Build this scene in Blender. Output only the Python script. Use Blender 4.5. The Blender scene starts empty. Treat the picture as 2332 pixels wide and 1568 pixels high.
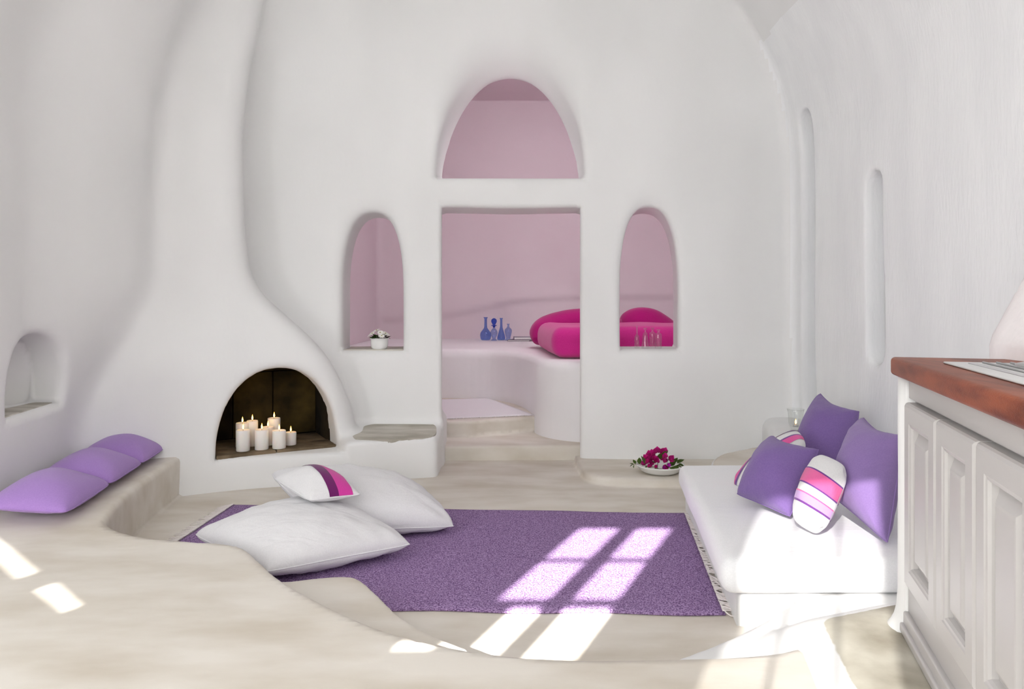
import bpy, bmesh, math, random
import numpy as np
from mathutils import Vector, Matrix, noise as mnoise

random.seed(7); np.random.seed(7)
scene = bpy.context.scene
COL = scene.collection

# ------------------------------------------------------------------ camera
F_PX, W_PX, H_PX = 1600.0, 2332.0, 1568.0
CAM_Z, HORIZON = 1.27, 690.0
cam_d = bpy.data.cameras.new('camera'); cam = bpy.data.objects.new('camera', cam_d); COL.objects.link(cam)
cam.location = (0, 0, CAM_Z); cam.rotation_euler = (math.pi/2, 0, 0)
cam_d.sensor_fit = 'HORIZONTAL'; cam_d.sensor_width = 36.0; cam_d.lens = 36.0*F_PX/W_PX
cam_d.shift_y = -(H_PX/2-HORIZON)/W_PX
cam_d.clip_start = 0.02; cam_d.clip_end = 200
scene.camera = cam

# ------------------------------------------------------------------ light
SUN_TAN = 0.545                                   # tangent of the sun's elevation
SDX, SDY = 0.4255, 0.905                          # direction the sunlight travels over the floor
world = bpy.data.worlds.new('sky'); scene.world = world; world.use_nodes = True
wn = world.node_tree.nodes; wn['Background'].inputs[0].default_value = (0.75, 0.87, 1.0, 1); wn['Background'].inputs[1].default_value = 0.5
sun_d = bpy.data.lights.new('sun', 'SUN'); sun_d.energy = 27.0; sun_d.angle = math.radians(0.6); sun_d.color = (1.0, 0.97, 0.92)
sun = bpy.data.objects.new('sun', sun_d); COL.objects.link(sun)
sun.rotation_euler = Vector((SDX, SDY, -SUN_TAN)).to_track_quat('-Z', 'Y').to_euler()

def area(name, loc, target, sx, sy, energy, color):
    d = bpy.data.lights.new(name, 'AREA'); d.shape = 'RECTANGLE'; d.size = sx; d.size_y = sy; d.energy = energy; d.color = color
    o = bpy.data.objects.new(name, d); COL.objects.link(o); o.location = loc
    o.rotation_euler = (Vector(target)-Vector(loc)).to_track_quat('-Z', 'Y').to_euler()
    return o
# added area fills standing in for daylight: behind the camera, alcove, bedroom
area('front_fill', (-0.75, -0.38, 1.9), (-0.55, 5.0, 1.55), 2.9, 2.1, 62, (0.985, 0.995, 0.99))
area('alcove_fill', (-3.3, -0.3, 1.6), (1.4, 4.2, 1.7), 1.4, 1.6, 64, (0.95, 0.985, 1.0))  # fill added to brighten the right-hand side of the room
area('bedroom_fill', (0.6, 6.15, 3.6), (0.3, 8.6, 1.3), 2.4, 0.7, 48, (1.0, 0.95, 0.99))

vs = scene.view_settings
vs.view_transform = 'Standard'; vs.look = 'None'; vs.gamma = 1.0; vs.use_curve_mapping = False
vs.exposure = 0.06
scene.cycles.use_denoising = True
scene.cycles.max_bounces = 10; scene.cycles.diffuse_bounces = 5; scene.cycles.adaptive_threshold = 0.15; scene.cycles.transparent_max_bounces = 12
scene.cycles.sample_clamp_indirect = 6.0; scene.cycles.caustics_reflective = False

# ------------------------------------------------------------------ helpers
def at(px, py, Y):
    """world point seen at a photo pixel when it lies Y metres in front of the camera"""
    return Vector(((px-1166.0)/F_PX*Y, Y, CAM_Z-(py-HORIZON)/F_PX*Y))
def onz(px, py, z):
    """world point seen at a photo pixel when it lies on the level z"""
    return at(px, py, F_PX*(CAM_Z-z)/(py-HORIZON))

def N(nt, t, **kw):
    n = nt.nodes.new(t)
    for k, v in kw.items(): setattr(n, k, v)
    return n
MATS = {}
def mat(name, color, rough=0.8, color2=None, nscale=3.0, ndetail=4.0, bump=0.0, bscale=40.0, stretch=None, metallic=0.0,
        spec=0.3, trans=0.0, ior=1.45, sss=0.0, sheen=0.0, alpha=1.0, lo=0.35, hi=0.65, coat=0.0):
    m = bpy.data.materials.new(name); m.use_nodes = True; nt = m.node_tree; b = nt.nodes['Principled BSDF']
    b.inputs['Base Color'].default_value = (*color, 1); b.inputs['Roughness'].default_value = rough
    b.inputs['Metallic'].default_value = metallic; b.inputs['Specular IOR Level'].default_value = spec
    b.inputs['Transmission Weight'].default_value = trans; b.inputs['IOR'].default_value = ior
    b.inputs['Alpha'].default_value = alpha; b.inputs['Coat Weight'].default_value = coat
    if sss: b.inputs['Subsurface Weight'].default_value = sss; b.inputs['Subsurface Radius'].default_value = (0.02, 0.01, 0.006)
    if sheen: b.inputs['Sheen Weight'].default_value = sheen
    tc = N(nt, 'ShaderNodeTexCoord'); src = tc.outputs['Object']
    if stretch:
        mp = N(nt, 'ShaderNodeMapping'); mp.inputs['Scale'].default_value = stretch; nt.links.new(src, mp.inputs[0]); src = mp.outputs[0]
    if color2:
        nz = N(nt, 'ShaderNodeTexNoise'); nz.inputs['Scale'].default_value = nscale; nz.inputs['Detail'].default_value = ndetail
        nt.links.new(src, nz.inputs['Vector'])
        cr = N(nt, 'ShaderNodeValToRGB'); e = cr.color_ramp.elements
        e[0].position = lo; e[0].color = (*color, 1); e[1].position = hi; e[1].color = (*color2, 1)
        nt.links.new(nz.outputs[0], cr.inputs[0]); nt.links.new(cr.outputs[0], b.inputs['Base Color'])
    if bump:
        nb = N(nt, 'ShaderNodeTexNoise'); nb.inputs['Scale'].default_value = bscale; nb.inputs['Detail'].default_value = 2
        nt.links.new(src, nb.inputs['Vector'])
        bp = N(nt, 'ShaderNodeBump'); bp.inputs['Strength'].default_value = bump; bp.inputs['Distance'].default_value = 0.01
        nt.links.new(nb.outputs[0], bp.inputs['Height']); nt.links.new(bp.outputs[0], b.inputs['Normal'])
    MATS[name] = m
    return m
def emis(name, color, strength):
    m = bpy.data.materials.new(name); m.use_nodes = True; nt = m.node_tree
    nt.nodes.remove(nt.nodes['Principled BSDF']); e = N(nt, 'ShaderNodeEmission')
    e.inputs[0].default_value = (*color, 1); e.inputs[1].default_value = strength
    nt.links.new(e.outputs[0], nt.nodes['Material Output'].inputs[0]); MATS[name] = m
    m.cycles.emission_sampling = 'NONE'
    return m

mat('plaster', (0.80, 0.797, 0.79), 0.85, (0.855, 0.852, 0.846), 1.3, 2, 0.10, 22, stretch=(1, 1, 0.5), spec=0.2)
mat('plaster_right', (0.85, 0.855, 0.865), 0.8, (0.90, 0.905, 0.91), 2.2, 3, 0.22, 26, stretch=(2.2, 2.2, 0.5), spec=0.25)  # lighter and bluer than plaster: sun bounce put into the colour
mat('kitchen_plaster', (0.80, 0.745, 0.75), 0.8, (0.86, 0.82, 0.82), 3, 6, 0.35, 30, spec=0.25)
mat('plaster_pink_bounce', (0.73, 0.625, 0.655), 0.85, (0.755, 0.655, 0.685), 1.2, 3, 0.06, 22, spec=0.2)  # pink bounce from the bedding put into the bedroom wall colour
mat('masonry', (0.84, 0.82, 0.83), 0.8, (0.87, 0.85, 0.86), 1.5, 4, 0.1, 22, spec=0.2)
mat('cement', (0.60, 0.54, 0.455), 0.6, (0.745, 0.70, 0.635), 2.2, 5, 0.06, 18, stretch=(0.9, 2.2, 1.5), spec=0.35, lo=0.3, hi=0.62)
mat('ledge_cement', (0.40, 0.37, 0.31), 0.7, (0.62, 0.59, 0.53), 5, 6, 0.15, 30, stretch=(0.6, 2, 1), spec=0.3)
mat('kitchen_stone', (0.34, 0.305, 0.24), 0.6, (0.60, 0.57, 0.49), 4.5, 8, 0.15, 40, stretch=(1.6, 0.7, 1), spec=0.35)
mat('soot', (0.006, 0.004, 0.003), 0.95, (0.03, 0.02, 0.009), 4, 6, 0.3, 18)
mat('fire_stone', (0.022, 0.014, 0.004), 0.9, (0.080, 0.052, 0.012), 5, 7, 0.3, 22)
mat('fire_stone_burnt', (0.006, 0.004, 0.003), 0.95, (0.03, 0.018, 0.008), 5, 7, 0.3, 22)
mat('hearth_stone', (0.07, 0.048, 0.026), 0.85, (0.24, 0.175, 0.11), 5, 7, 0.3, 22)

def blend(name, ma, mb):
    """two plaster finishes meeting along a line, told apart by the vertex attribute tone"""
    m = MATS[ma].copy(); m.name = name; nt = m.node_tree; b = nt.nodes['Principled BSDF']
    src = nt.nodes['Color Ramp'].outputs[0]
    e2 = [e for e in MATS[mb].node_tree.nodes if e.type == 'VALTORGB'][0].color_ramp.elements
    n2 = [e for e in MATS[mb].node_tree.nodes if e.type == 'TEX_NOISE'][0]
    tc = N(nt, 'ShaderNodeTexCoord'); nz = N(nt, 'ShaderNodeTexNoise'); nz.inputs['Scale'].default_value = n2.inputs['Scale'].default_value; nz.inputs['Detail'].default_value = 7
    cr = N(nt, 'ShaderNodeValToRGB')
    for i in (0, 1): cr.color_ramp.elements[i].position = e2[i].position; cr.color_ramp.elements[i].color = e2[i].color
    nt.links.new(tc.outputs['Object'], nz.inputs['Vector']); nt.links.new(nz.outputs[0], cr.inputs[0])
    at_ = N(nt, 'ShaderNodeAttribute', attribute_name='tone')
    wob_ = N(nt, 'ShaderNodeTexNoise'); wob_.inputs['Scale'].default_value = 30; nt.links.new(tc.outputs['Object'], wob_.inputs['Vector'])
    ad = N(nt, 'ShaderNodeMath', operation='MULTIPLY_ADD'); nt.links.new(wob_.outputs[0], ad.inputs[0]); ad.inputs[1].default_value = 0.3; nt.links.new(at_.outputs['Fac'], ad.inputs[2])
    mr = N(nt, 'ShaderNodeMapRange'); nt.links.new(ad.outputs[0], mr.inputs[0]); mr.inputs[1].default_value = 0.57; mr.inputs[2].default_value = 0.73
    mx = N(nt, 'ShaderNodeMix', data_type='RGBA'); nt.links.new(mr.outputs[0], mx.inputs[0])
    nt.links.new(src, mx.inputs[6]); nt.links.new(cr.outputs[0], mx.inputs[7]); nt.links.new(mx.outputs[2], b.inputs['Base Color'])
    MATS[name] = m
blend('plaster_ledge', 'plaster', 'ledge_cement'); blend('plaster_cement', 'plaster', 'cement'); blend('plaster_stone', 'plaster', 'kitchen_stone')

def finish(o, parent=None, mats=(), smooth=True):
    COL.objects.link(o)
    if parent is not None: o.parent = parent
    if not isinstance(mats, (list, tuple)): mats = [mats]
    for m in mats: o.data.materials.append(MATS[m])
    if smooth: o.data.shade_smooth()
    return o
def mesh(name, verts, faces, mats, parent=None, smooth=True):
    me = bpy.data.meshes.new(name); me.from_pydata([tuple(v) for v in verts], [], [tuple(f) for f in faces]); me.update()
    return finish(bpy.data.objects.new(name, me), parent, mats, smooth)
def from_bm(name, bm, mats, parent=None, smooth=True):
    me = bpy.data.meshes.new(name); bmesh.ops.recalc_face_normals(bm, faces=bm.faces); bm.to_mesh(me); bm.free()
    return finish(bpy.data.objects.new(name, me), parent, mats, smooth)
def tag(o, label, cat, group=None, kind=None):
    o['label'] = label
    if cat: o['category'] = cat
    if group: o['group'] = group
    if kind: o['kind'] = kind
    return o
def empty(name, loc=(0, 0, 0), rz=0.0):
    o = bpy.data.objects.new(name, None); COL.objects.link(o); o.location = loc; o.rotation_euler = (0, 0, rz); o.empty_display_size = 0.05
    return o
def lathe(name, prof, mats, parent=None, seg=32, loc=(0, 0, 0), smooth=True):
    vs_, fs = [], []; n = len(prof)
    for i in range(seg):
        a = 2*math.pi*i/seg
        for r, z in prof: vs_.append((loc[0]+r*math.cos(a), loc[1]+r*math.sin(a), loc[2]+z))
    for i in range(seg):
        j = (i+1) % seg
        for k in range(n-1): fs.append((i*n+k, j*n+k, j*n+k+1, i*n+k+1))
    me = bpy.data.meshes.new(name); me.from_pydata(vs_, [], fs)
    bm = bmesh.new(); bm.from_mesh(me); bmesh.ops.remove_doubles(bm, verts=bm.verts, dist=1e-5); bpy.data.meshes.remove(me)
    return from_bm(name, bm, mats, parent, smooth)
def tube_data(path, r, seg=6, r_end=None):
    vs_, fs = [], []; P = [Vector(p) for p in path]; n = len(P)
    for i, p in enumerate(P):
        t = (P[min(i+1, n-1)]-P[max(i-1, 0)]).normalized()
        a = t.orthogonal().normalized() if abs(t.z) > 0.95 else t.cross(Vector((0, 0, 1))).normalized(); b = t.cross(a)
        rr = r if r_end is None else r+(r_end-r)*i/(n-1)
        for k in range(seg):
            w = 2*math.pi*k/seg; vs_.append(p+a*math.cos(w)*rr+b*math.sin(w)*rr)
    for i in range(n-1):
        for k in range(seg):
            l = (k+1) % seg; fs.append((i*seg+k, i*seg+l, (i+1)*seg+l, (i+1)*seg+k))
    fs.append(tuple(range(seg-1, -1, -1))); fs.append(tuple((n-1)*seg+k for k in range(seg)))
    return vs_, fs
def join_data(items):
    V, Fc = [], []
    for v, f in items:
        o = len(V); V += list(v); Fc += [tuple(i+o for i in q) for q in f]
    return V, Fc
def prism(name, poly, z0, z1, mats, parent=None, bevel=0.0, seg=3, xf=None, smooth=True):
    """polygon (list of xy) between two levels, edges rounded"""
    bm = bmesh.new(); lo = [bm.verts.new((p[0], p[1], z0)) for p in poly]; hi = [bm.verts.new((p[0], p[1], z1)) for p in poly]; n = len(poly)
    bm.faces.new(lo[::-1]); bm.faces.new(hi)
    for i in range(n): bm.faces.new((lo[i], lo[(i+1) % n], hi[(i+1) % n], hi[i]))
    if bevel: bmesh.ops.bevel(bm, geom=list(bm.edges), offset=bevel, segments=seg, profile=0.5, affect='EDGES', clamp_overlap=True)
    if xf is not None: bmesh.ops.transform(bm, matrix=xf, verts=bm.verts)
    o = from_bm(name, bm, mats, parent, False)
    if smooth:
        o.data.shade_smooth()
        try: o.data.set_sharp_from_angle(angle=math.radians(40))
        except Exception: pass
    return o
def box(name, x0, x1, y0, y1, z0, z1, mats, parent=None, bevel=0.0, seg=2, xf=None):
    return prism(name, [(x0, y0), (x1, y0), (x1, y1), (x0, y1)], z0, z1, mats, parent, bevel, seg, xf)

# ------------------------------------------------------------------ plaster forms: distance fields meshed with surface nets
def smin(a, b, k):
    h = np.clip(0.5+0.5*(b-a)/k, 0, 1); return b+(a-b)*h-k*h*(1-h)
def smax(a, b, k): return -smin(-a, -b, k)
def interp(z, zs, vs_, w=0.16):
    """table look-up with the kinks rounded off"""
    g = np.linspace(-6, 12, 3601); t = np.interp(g, zs, vs_); n = int(w/0.005); ker = np.hanning(2*n+3); ker /= ker.sum()
    t = np.convolve(np.pad(t, n+1, mode='edge'), ker, 'valid'); return np.interp(z, g, t)
def catmull(pts, n=6, closed=False):
    P = [np.array(p[:2], float) for p in pts]; out = []; m = len(P)
    for i in range(m-1):
        p0, p1, p2, p3 = P[max(i-1, 0)], P[i], P[i+1], P[min(i+2, m-1)]
        for t in np.linspace(0, 1, n, endpoint=False):
            out.append(0.5*((2*p1)+(-p0+p2)*t+(2*p0-5*p1+4*p2-p3)*t*t+(-p0+3*p1-3*p2+p3)*t**3))
    out.append(P[-1]); return out
def poly_sdf(x, y, poly):
    x, y = np.broadcast_arrays(x, y); d = np.full(x.shape, 1e9); s = np.ones(x.shape); n = len(poly)
    for i in range(n):
        ax, ay = poly[i]; bx, by = poly[i-1]
        ex, ey = bx-ax, by-ay; wx, wy = x-ax, y-ay
        t = np.clip((wx*ex+wy*ey)/(ex*ex+ey*ey+1e-12), 0, 1)
        d = np.minimum(d, (wx-ex*t)**2+(wy-ey*t)**2)
        c1 = y >= ay; c2 = y < by; c3 = ex*wy > ey*wx
        s = np.where((c1 & c2 & c3) | (~c1 & ~c2 & ~c3), -s, s)
    return s*np.sqrt(d)

def surface_net(f, lo, hi, h):
    ax = [np.arange(lo[i], hi[i]+h*0.5, h) for i in range(3)]
    X, Y, Z = ax[0][:, None, None], ax[1][None, :, None], ax[2][None, None, :]
    Fv = np.broadcast_to(f(X, Y, Z), tuple(len(a) for a in ax)).astype(np.float32)
    S = Fv < 0; nx, ny, nz = S.shape
    cnt = np.zeros((nx-1, ny-1, nz-1), np.int8)
    for a in (0, 1):
        for b in (0, 1):
            for c in (0, 1): cnt += S[a:nx-1+a, b:ny-1+b, c:nz-1+c]
    act = (cnt > 0) & (cnt < 8); I, J, K = np.nonzero(act)
    idx = np.full(act.shape, -1, np.int64); idx[I, J, K] = np.arange(len(I))
    acc = np.zeros((len(I), 3)); num = np.zeros(len(I))
    cs = [(a, b, c) for a in (0, 1) for b in (0, 1) for c in (0, 1)]
    for p in cs:
        for q in cs:
            if sum(abs(p[i]-q[i]) for i in range(3)) == 1 and q > p:
                f0 = Fv[I+p[0], J+p[1], K+p[2]]; f1 = Fv[I+q[0], J+q[1], K+q[2]]
                m = (f0 < 0) != (f1 < 0); t = np.where(m, f0/(f0-f1+1e-20), 0)
                for i in range(3): acc[:, i] += np.where(m, p[i]+(q[i]-p[i])*t, 0)
                num += m
    V = acc/num[:, None]+np.stack([I, J, K], 1); V = V*h+np.array([ax[0][0], ax[1][0], ax[2][0]])
    Q = []
    def quads(m, cells):
        i, j, k = np.nonzero(m); return [idx[i+c[0], j+c[1], k+c[2]] for c in cells], (i, j, k)
    ch = S[:-1, 1:-1, 1:-1] != S[1:, 1:-1, 1:-1]; q, g = quads(ch, [(0, 0, 0), (0, 1, 0), (0, 1, 1), (0, 0, 1)]); fl = S[g[0], g[1]+1, g[2]+1]
    Q.append(np.where(fl[:, None], np.stack(q, 1), np.stack(q[::-1], 1)))
    ch = S[1:-1, :-1, 1:-1] != S[1:-1, 1:, 1:-1]; q, g = quads(ch, [(0, 0, 0), (0, 0, 1), (1, 0, 1), (1, 0, 0)]); fl = S[g[0]+1, g[1], g[2]+1]
    Q.append(np.where(fl[:, None], np.stack(q, 1), np.stack(q[::-1], 1)))
    ch = S[1:-1, 1:-1, :-1] != S[1:-1, 1:-1, 1:]; q, g = quads(ch, [(0, 0, 0), (1, 0, 0), (1, 1, 0), (0, 1, 0)]); fl = S[g[0]+1, g[1]+1, g[2]]
    Q.append(np.where(fl[:, None], np.stack(q, 1), np.stack(q[::-1], 1)))
    Q = np.concatenate(Q)
    TET = np.array(((1, -1, -1), (-1, -1, 1), (-1, 1, -1), (1, 1, 1)), float)
    def grad(P, e):
        G = np.zeros_like(P)
        for t in TET:
            A = P+t*e; G += f(A[:, 0], A[:, 1], A[:, 2])[:, None]*t
        return G/(4*e)
    for _ in range(2):
        g = grad(V, 0.004); v = f(V[:, 0], V[:, 1], V[:, 2]); st = g*(v/np.maximum((g*g).sum(1), 0.05))[:, None]
        L = np.linalg.norm(st, axis=1, keepdims=True); V = V-st*np.minimum(1, 0.6*h/np.maximum(L, 1e-9))
    g = grad(V, 0.006); g /= np.maximum(np.linalg.norm(g, axis=1, keepdims=True), 1e-9)
    return V, Q, g
def sub_mesh(name, V, Q, G, sel, mats, slot=None, tone=None):
    q = Q[sel]; u, inv = np.unique(q, return_inverse=True); q = inv.reshape(-1, 4)
    me = bpy.data.meshes.new(name); me.vertices.add(len(u)); me.vertices.foreach_set('co', V[u].astype(np.float32).ravel())
    me.loops.add(q.size); me.loops.foreach_set('vertex_index', q.ravel().astype(np.int32))
    me.polygons.add(len(q)); me.polygons.foreach_set('loop_start', np.arange(0, q.size, 4, dtype=np.int32))
    if tone is not None: me.attributes.new('tone', 'FLOAT', 'POINT').data.foreach_set('value', tone[u].astype(np.float32))
    if slot is not None: me.polygons.foreach_set('material_index', slot[sel].astype(np.int32))
    me.update(calc_edges=True); me.validate()
    o = finish(bpy.data.objects.new(name, me), None, mats)
    try: me.normals_split_custom_set_from_vertices([tuple(n) for n in G[u]])
    except Exception as ex: print('normals', ex)
    return o

# ---- main room
ZP, ZK = 0.22, 0.27                # raised floor, kitchen floor
YB, YB2 = 5.50, 5.95               # faces of the wall towards the bedroom
def edge(pxs, z): return [onz(a, b, z)[:2] for a, b in pxs]
plat_edge = catmull(edge([(425, 1030), (395, 1048), (330, 1092), (272, 1140), (243, 1172)], 0.26)+edge([(242, 1195), (270, 1210), (340, 1224), (440, 1231), (520, 1236), (562, 1246),
    (598, 1275), (640, 1311), (705, 1349), (780, 1386), (862, 1421), (960, 1450), (1075, 1473), (1200, 1487), (1340, 1493), (1540, 1490), (1700, 1484), (1775, 1476)], ZP), 4)
PLAT = [np.array((-2.3, 5.2))]+plat_edge+[np.array(p) for p in ((1.3, 2.35), (3.0, 2.3), (3.0, -1.5), (-6, -1.5), (-6, 5.2))]
STEP = catmull(edge([(560, 1300), (640, 1318), (720, 1311), (785, 1307), (822, 1314), (858, 1343), (905, 1388), (955, 1422), (1010, 1448), (1080, 1475)], 0.11), 4)+[np.array(p) for p in ((-0.1, 1.6), (-1.6, 1.6), (-1.6, 2.9))]
SWEEP = catmull(edge([(2060, 1336), (1940, 1338), (1835, 1347), (1785, 1368), (1735, 1400), (1680, 1428), (1610, 1458), (1520, 1490)], 0.13), 4)+[np.array(p) for p in ((0.5, 1.6), (2.4, 1.6), (2.4, 2.9))]
KIT = catmull([onz(2120, 1352, ZK)[:2], onz(2035, 1366, ZK)[:2], onz(1945, 1384, ZK)[:2], onz(1885, 1396, ZK)[:2], onz(1868, 1408, ZK)[:2], onz(1882, 1440, ZK)[:2], onz(1912, 1500, ZK)[:2], onz(1950, 1568, ZK)[:2], (0.84, 1.3), (0.8, -1.2)], 4)+[np.array(p) for p in ((2.6, -1.2), (2.6, 2.45))]
CORNER_LOW = catmull([(1.30, 4.45), (1.32, 4.68), (1.46, 4.94), (1.71, 5.14), (1.9, 5.3), (1.95, 5.6)], 5)+[np.array((2.6, 5.6)), np.array((2.6, 4.45))]
CORNER_HIGH = catmull([(1.78, 4.5), (1.76, 4.75), (1.85, 5.1), (1.98, 5.6)], 5)+[np.array((2.6, 5.6)), np.array((2.6, 4.5))]
SLAB = catmull([(0.50, 5.62), (0.50, 5.30), (0.53, 5.02), (0.68, 4.88), (0.95, 4.84), (1.6, 4.80)], 5)+[np.array((2.4, 4.8)), np.array((2.4, 5.62))]
MBASE = [np.array(p) for p in ((0.885, 2.76), (1.07, 4.34), (2.6, 4.34), (2.6, 2.76))]
TC = np.array((-1.64, 4.95)); TT = np.array((0.875, 0.484)); TN = np.array((0.484, -0.875)); HZ = 0.215

def arch(dx, z, w, h, zb, z0, p):
    q = (np.abs(dx/w)**p+(np.maximum(z-z0, 0)/h)**p)**(1/p)-1
    return np.maximum(q*np.minimum(w, h), zb-z)
def wob(x, y, z):
    return 0.007*(np.sin(2.1*x+1.3*z)*np.cos(1.7*y+0.8*z)+np.sin(3.9*z+1.1*x+2.0*y)*0.6+np.cos(5.1*x-3.3*z)*0.35)
def comps(x, y, z, grp):
    c = {}
    if grp == 'floor': return comps_floor(x, y, z)
    if grp == 'white': return comps_white(x, y, z)
    ly_ = np.clip((y-3.7)/1.0, 0, 1); xl = -2.55-0.18*(np.maximum(y, 2.6)-3.5)+interp(z, [0, 0.5, 0.8, 1.1, 1.4, 2.5, 5], [0, 0, 0.10, 0.24, 0.33, 0.36, 0.36])*ly_*ly_*(3-2*ly_); xr = 2.15+0.03*(y-4.0)
    xc, a = 0.5*(xl+xr), 0.5*(xr-xl); zs, b = 2.3, 2.2
    e = np.sqrt(((x-xc)/a)**2+(np.maximum(z-zs, 0)/b)**2)-1
    side = -e*2.35+wob(x, y, z)
    alcove = smax(smax(np.abs(x+3.3)-1.25, y-3.2, 0.1), z-2.75, 0.1)          # part of the room beside the entrance
    side = smax(side, -np.maximum(alcove, -0.7-y), 0.12)
    # slim niches in the right-hand wall
    for (ya, yb, za, zb) in ((5.08, 5.30, 0.30, 2.70), (4.09, 4.29, 0.90, 2.06)):
        ym, hw = 0.5*(ya+yb), 0.5*(yb-ya)
        n = smax(np.abs(y-ym)-hw, np.maximum(za-z, z-zb), 0.12); n = np.maximum(np.maximum(n, x-(xr+0.16)), 1.2-x)
        side = smax(side, -n, 0.035)
    # niche in the left-hand wall
    n = arch(y-3.86, z, 0.27, 0.36, 0.685, 0.74, 2.2); n = np.maximum(np.maximum(n, (xl-0.20)-x), x+1.6)
    side = smax(side, -n, 0.05)
    c['side'] = side
    yb_ = YB-0.05*interp(z, [0, 0.85, 1.0, 3], [1, 1, 0.2, 0])*(1/(1+np.exp(-(x-0.7)*8)))
    slab = np.maximum(yb_-y+wob(x, y, z)*0.8, y-YB2)
    dy = y-YB
    door = np.maximum(np.abs(x+0.008)-(0.540+0.10*dy), z-2.03+0.0*x)
    door = smax(door, z-(2.028-0.01*np.cos(4*x)), 0.03)
    n1 = arch(x+1.098+0.03*dy, z, 0.237+0.02*dy, 0.66-0.03*dy, 0.905-0.02*dy, 1.33, 2.5)
    n2 = arch(x-1.075-0.05*dy, z, 0.222+0.09*dy, 0.70-0.03*dy, 0.912-0.01*dy, 1.33, 2.5)
    n3 = arch(x+0.015, z, 0.585-0.03*dy, 1.12-0.80*dy, 2.25+0.12*dy, 2.27, 1.9)
    slab = smax(slab, -door, 0.05); slab = smax(slab, -n1, 0.09); slab = smax(slab, -n2, 0.07)
    slab = smax(slab, -n3, 0.06+0.16*np.clip((z-2.6)/0.5, 0, 1))
    c['back'] = slab
    # fireplace: hood, chimney, plinth
    u = (x-TC[0])*TT[0]+(y-TC[1])*TT[1]; v = (x-TC[0])*TN[0]+(y-TC[1])*TN[1]
    ur = interp(z, [0, 0.3, 0.5, 0.72, 0.90, 1.05, 1.2, 1.36, 1.5, 1.9, 2.5, 3.0, 3.7, 4.5], [0.62, 0.60, 0.55, 0.46, 0.36, 0.23, 0.07, -0.09, -0.15, -0.185, -0.19, -0.14, 0.0, 0.2])
    ul = interp(z, [0, 0.5, 0.9, 1.3, 1.6, 2.4, 4.5], [-1.3, -1.2, -1.0, -0.86, -0.80, -0.76, -0.60])
    vf = interp(z, [0, 0.3, 0.85, 1.1, 1.35, 1.6, 2.5, 4.5], [0.03, 0.0, 0.0, -0.06, -0.15, -0.19, -0.25, -0.30])
    hood = smax(smax(v-vf, (u-ur)*0.85, 0.16), (ul-u)*0.9, 0.16)
    hood = np.maximum(hood, y-5.9)
    pl = (y-(4.72+0.256*(x+2.17)))*-0.9688                      # front line of the plinth
    plinth = smax(smax(pl, z-0.285-0.12*np.clip(y-5.12, 0, 0.5), 0.03), x+0.548, 0.05); plinth = np.maximum(plinth, y-5.9)
    c['plinth'] = plinth; c['hood'] = hood; c['fire'] = np.minimum(hood, plinth)
    hole = arch(u-0.0, z, 0.412, 0.595, HZ, HZ, 2.15)
    hole = np.maximum(hole, -0.24-v)
    cav = np.maximum(np.maximum(np.maximum(u-0.40, -0.52-u), np.maximum(HZ-z, z-(0.88-0.6*np.maximum(u-0.1, 0)))), np.maximum(-0.64-v, v+0.20))
    c['_hole'] = hole; c['_cav'] = cav
    c['pier'] = smax(smax((1.50+np.maximum(z-1.15, 0)*0.55)-x, y-2.27, 0.10), 0.0-z, 0.02)
    return c
def comps_floor(x, y, z):
    c = {}
    c['floor'] = z+0*x*y
    tb = np.clip((y-2.9)/0.7, 0, 1); c['plat'] = smax(poly_sdf(x, y, PLAT), z-ZP-0.04*tb*tb*(3-2*tb), 0.045)
    c['step'] = smax(poly_sdf(x, y, STEP), z-0.11, 0.04)
    c['slab'] = smax(poly_sdf(x, y, SLAB), z-0.06, 0.03)
    return c
def comps_white(x, y, z):
    c = {}
    c['sweep'] = smax(poly_sdf(x, y, SWEEP), z-0.13, 0.07)
    c['kit'] = smax((poly_sdf(x, y, KIT)-np.clip(ZK-z, 0, 0.2)*1.5)*0.7, z-ZK, 0.06)
    c['mbase'] = smax(poly_sdf(x, y, MBASE), z-0.125, 0.03)
    c['corner'] = np.minimum(smax(poly_sdf(x, y, CORNER_LOW), z-0.215, 0.05), smax(poly_sdf(x, y, CORNER_HIGH), z-0.385, 0.10))
    return c
def comps_wall(x, y, z): return comps(x, y, z, 'wall')
def f_wall(x, y, z):
    c = comps(x, y, z, 'wall'); d = smin(c['side'], c['back'], 0.10)
    d = smin(d, c['pier'], 0.10)
    d = smin(d, c['hood'], 0.15); d = smin(d, c['plinth'], 0.06)
    d = smax(d, -c['_hole'], 0.05); return np.maximum(d, -c['_cav'])
def f_floor(x, y, z):
    c = comps(x, y, z, 'floor')
    f = smin(c['floor'], c['plat'], 0.02); f = smin(f, c['step'], 0.02); return smin(f, c['slab'], 0.02)
def f_white(x, y, z):
    c = comps(x, y, z, 'white'); return np.minimum(np.minimum(c['mbase'], c['sweep']), np.minimum(c['corner'], c['kit']))
def net(f, group, keys, lo, hi, h):
    global V, Q, G, cx, cy, cz, Gn, cc, lab, k, vx, vy, vz
    V, Q, G = surface_net(f, lo, hi, h)
    Cn = V[Q].mean(1); cx, cy, cz = Cn[:, 0], Cn[:, 1], Cn[:, 2]; Gn = G[Q].mean(1); vx, vy, vz = V[:, 0], V[:, 1], V[:, 2]
    cc = group(cx, cy, cz); lab = np.stack([np.broadcast_to(cc[n], cx.shape) for n in keys]).argmin(0); k = {n: i for i, n in enumerate(keys)}
def part(name, sel, mats, label, cat=None, slot=None, kind='structure', tone=None):
    o = sub_mesh(name, V, Q, G, sel & keep, mats, slot, tone); tag(o, label, cat, kind=kind); return o
def ss(v, a, b): t = np.clip((v-a)/(b-a), 0, 1); return t*t*(3-2*t)
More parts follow.
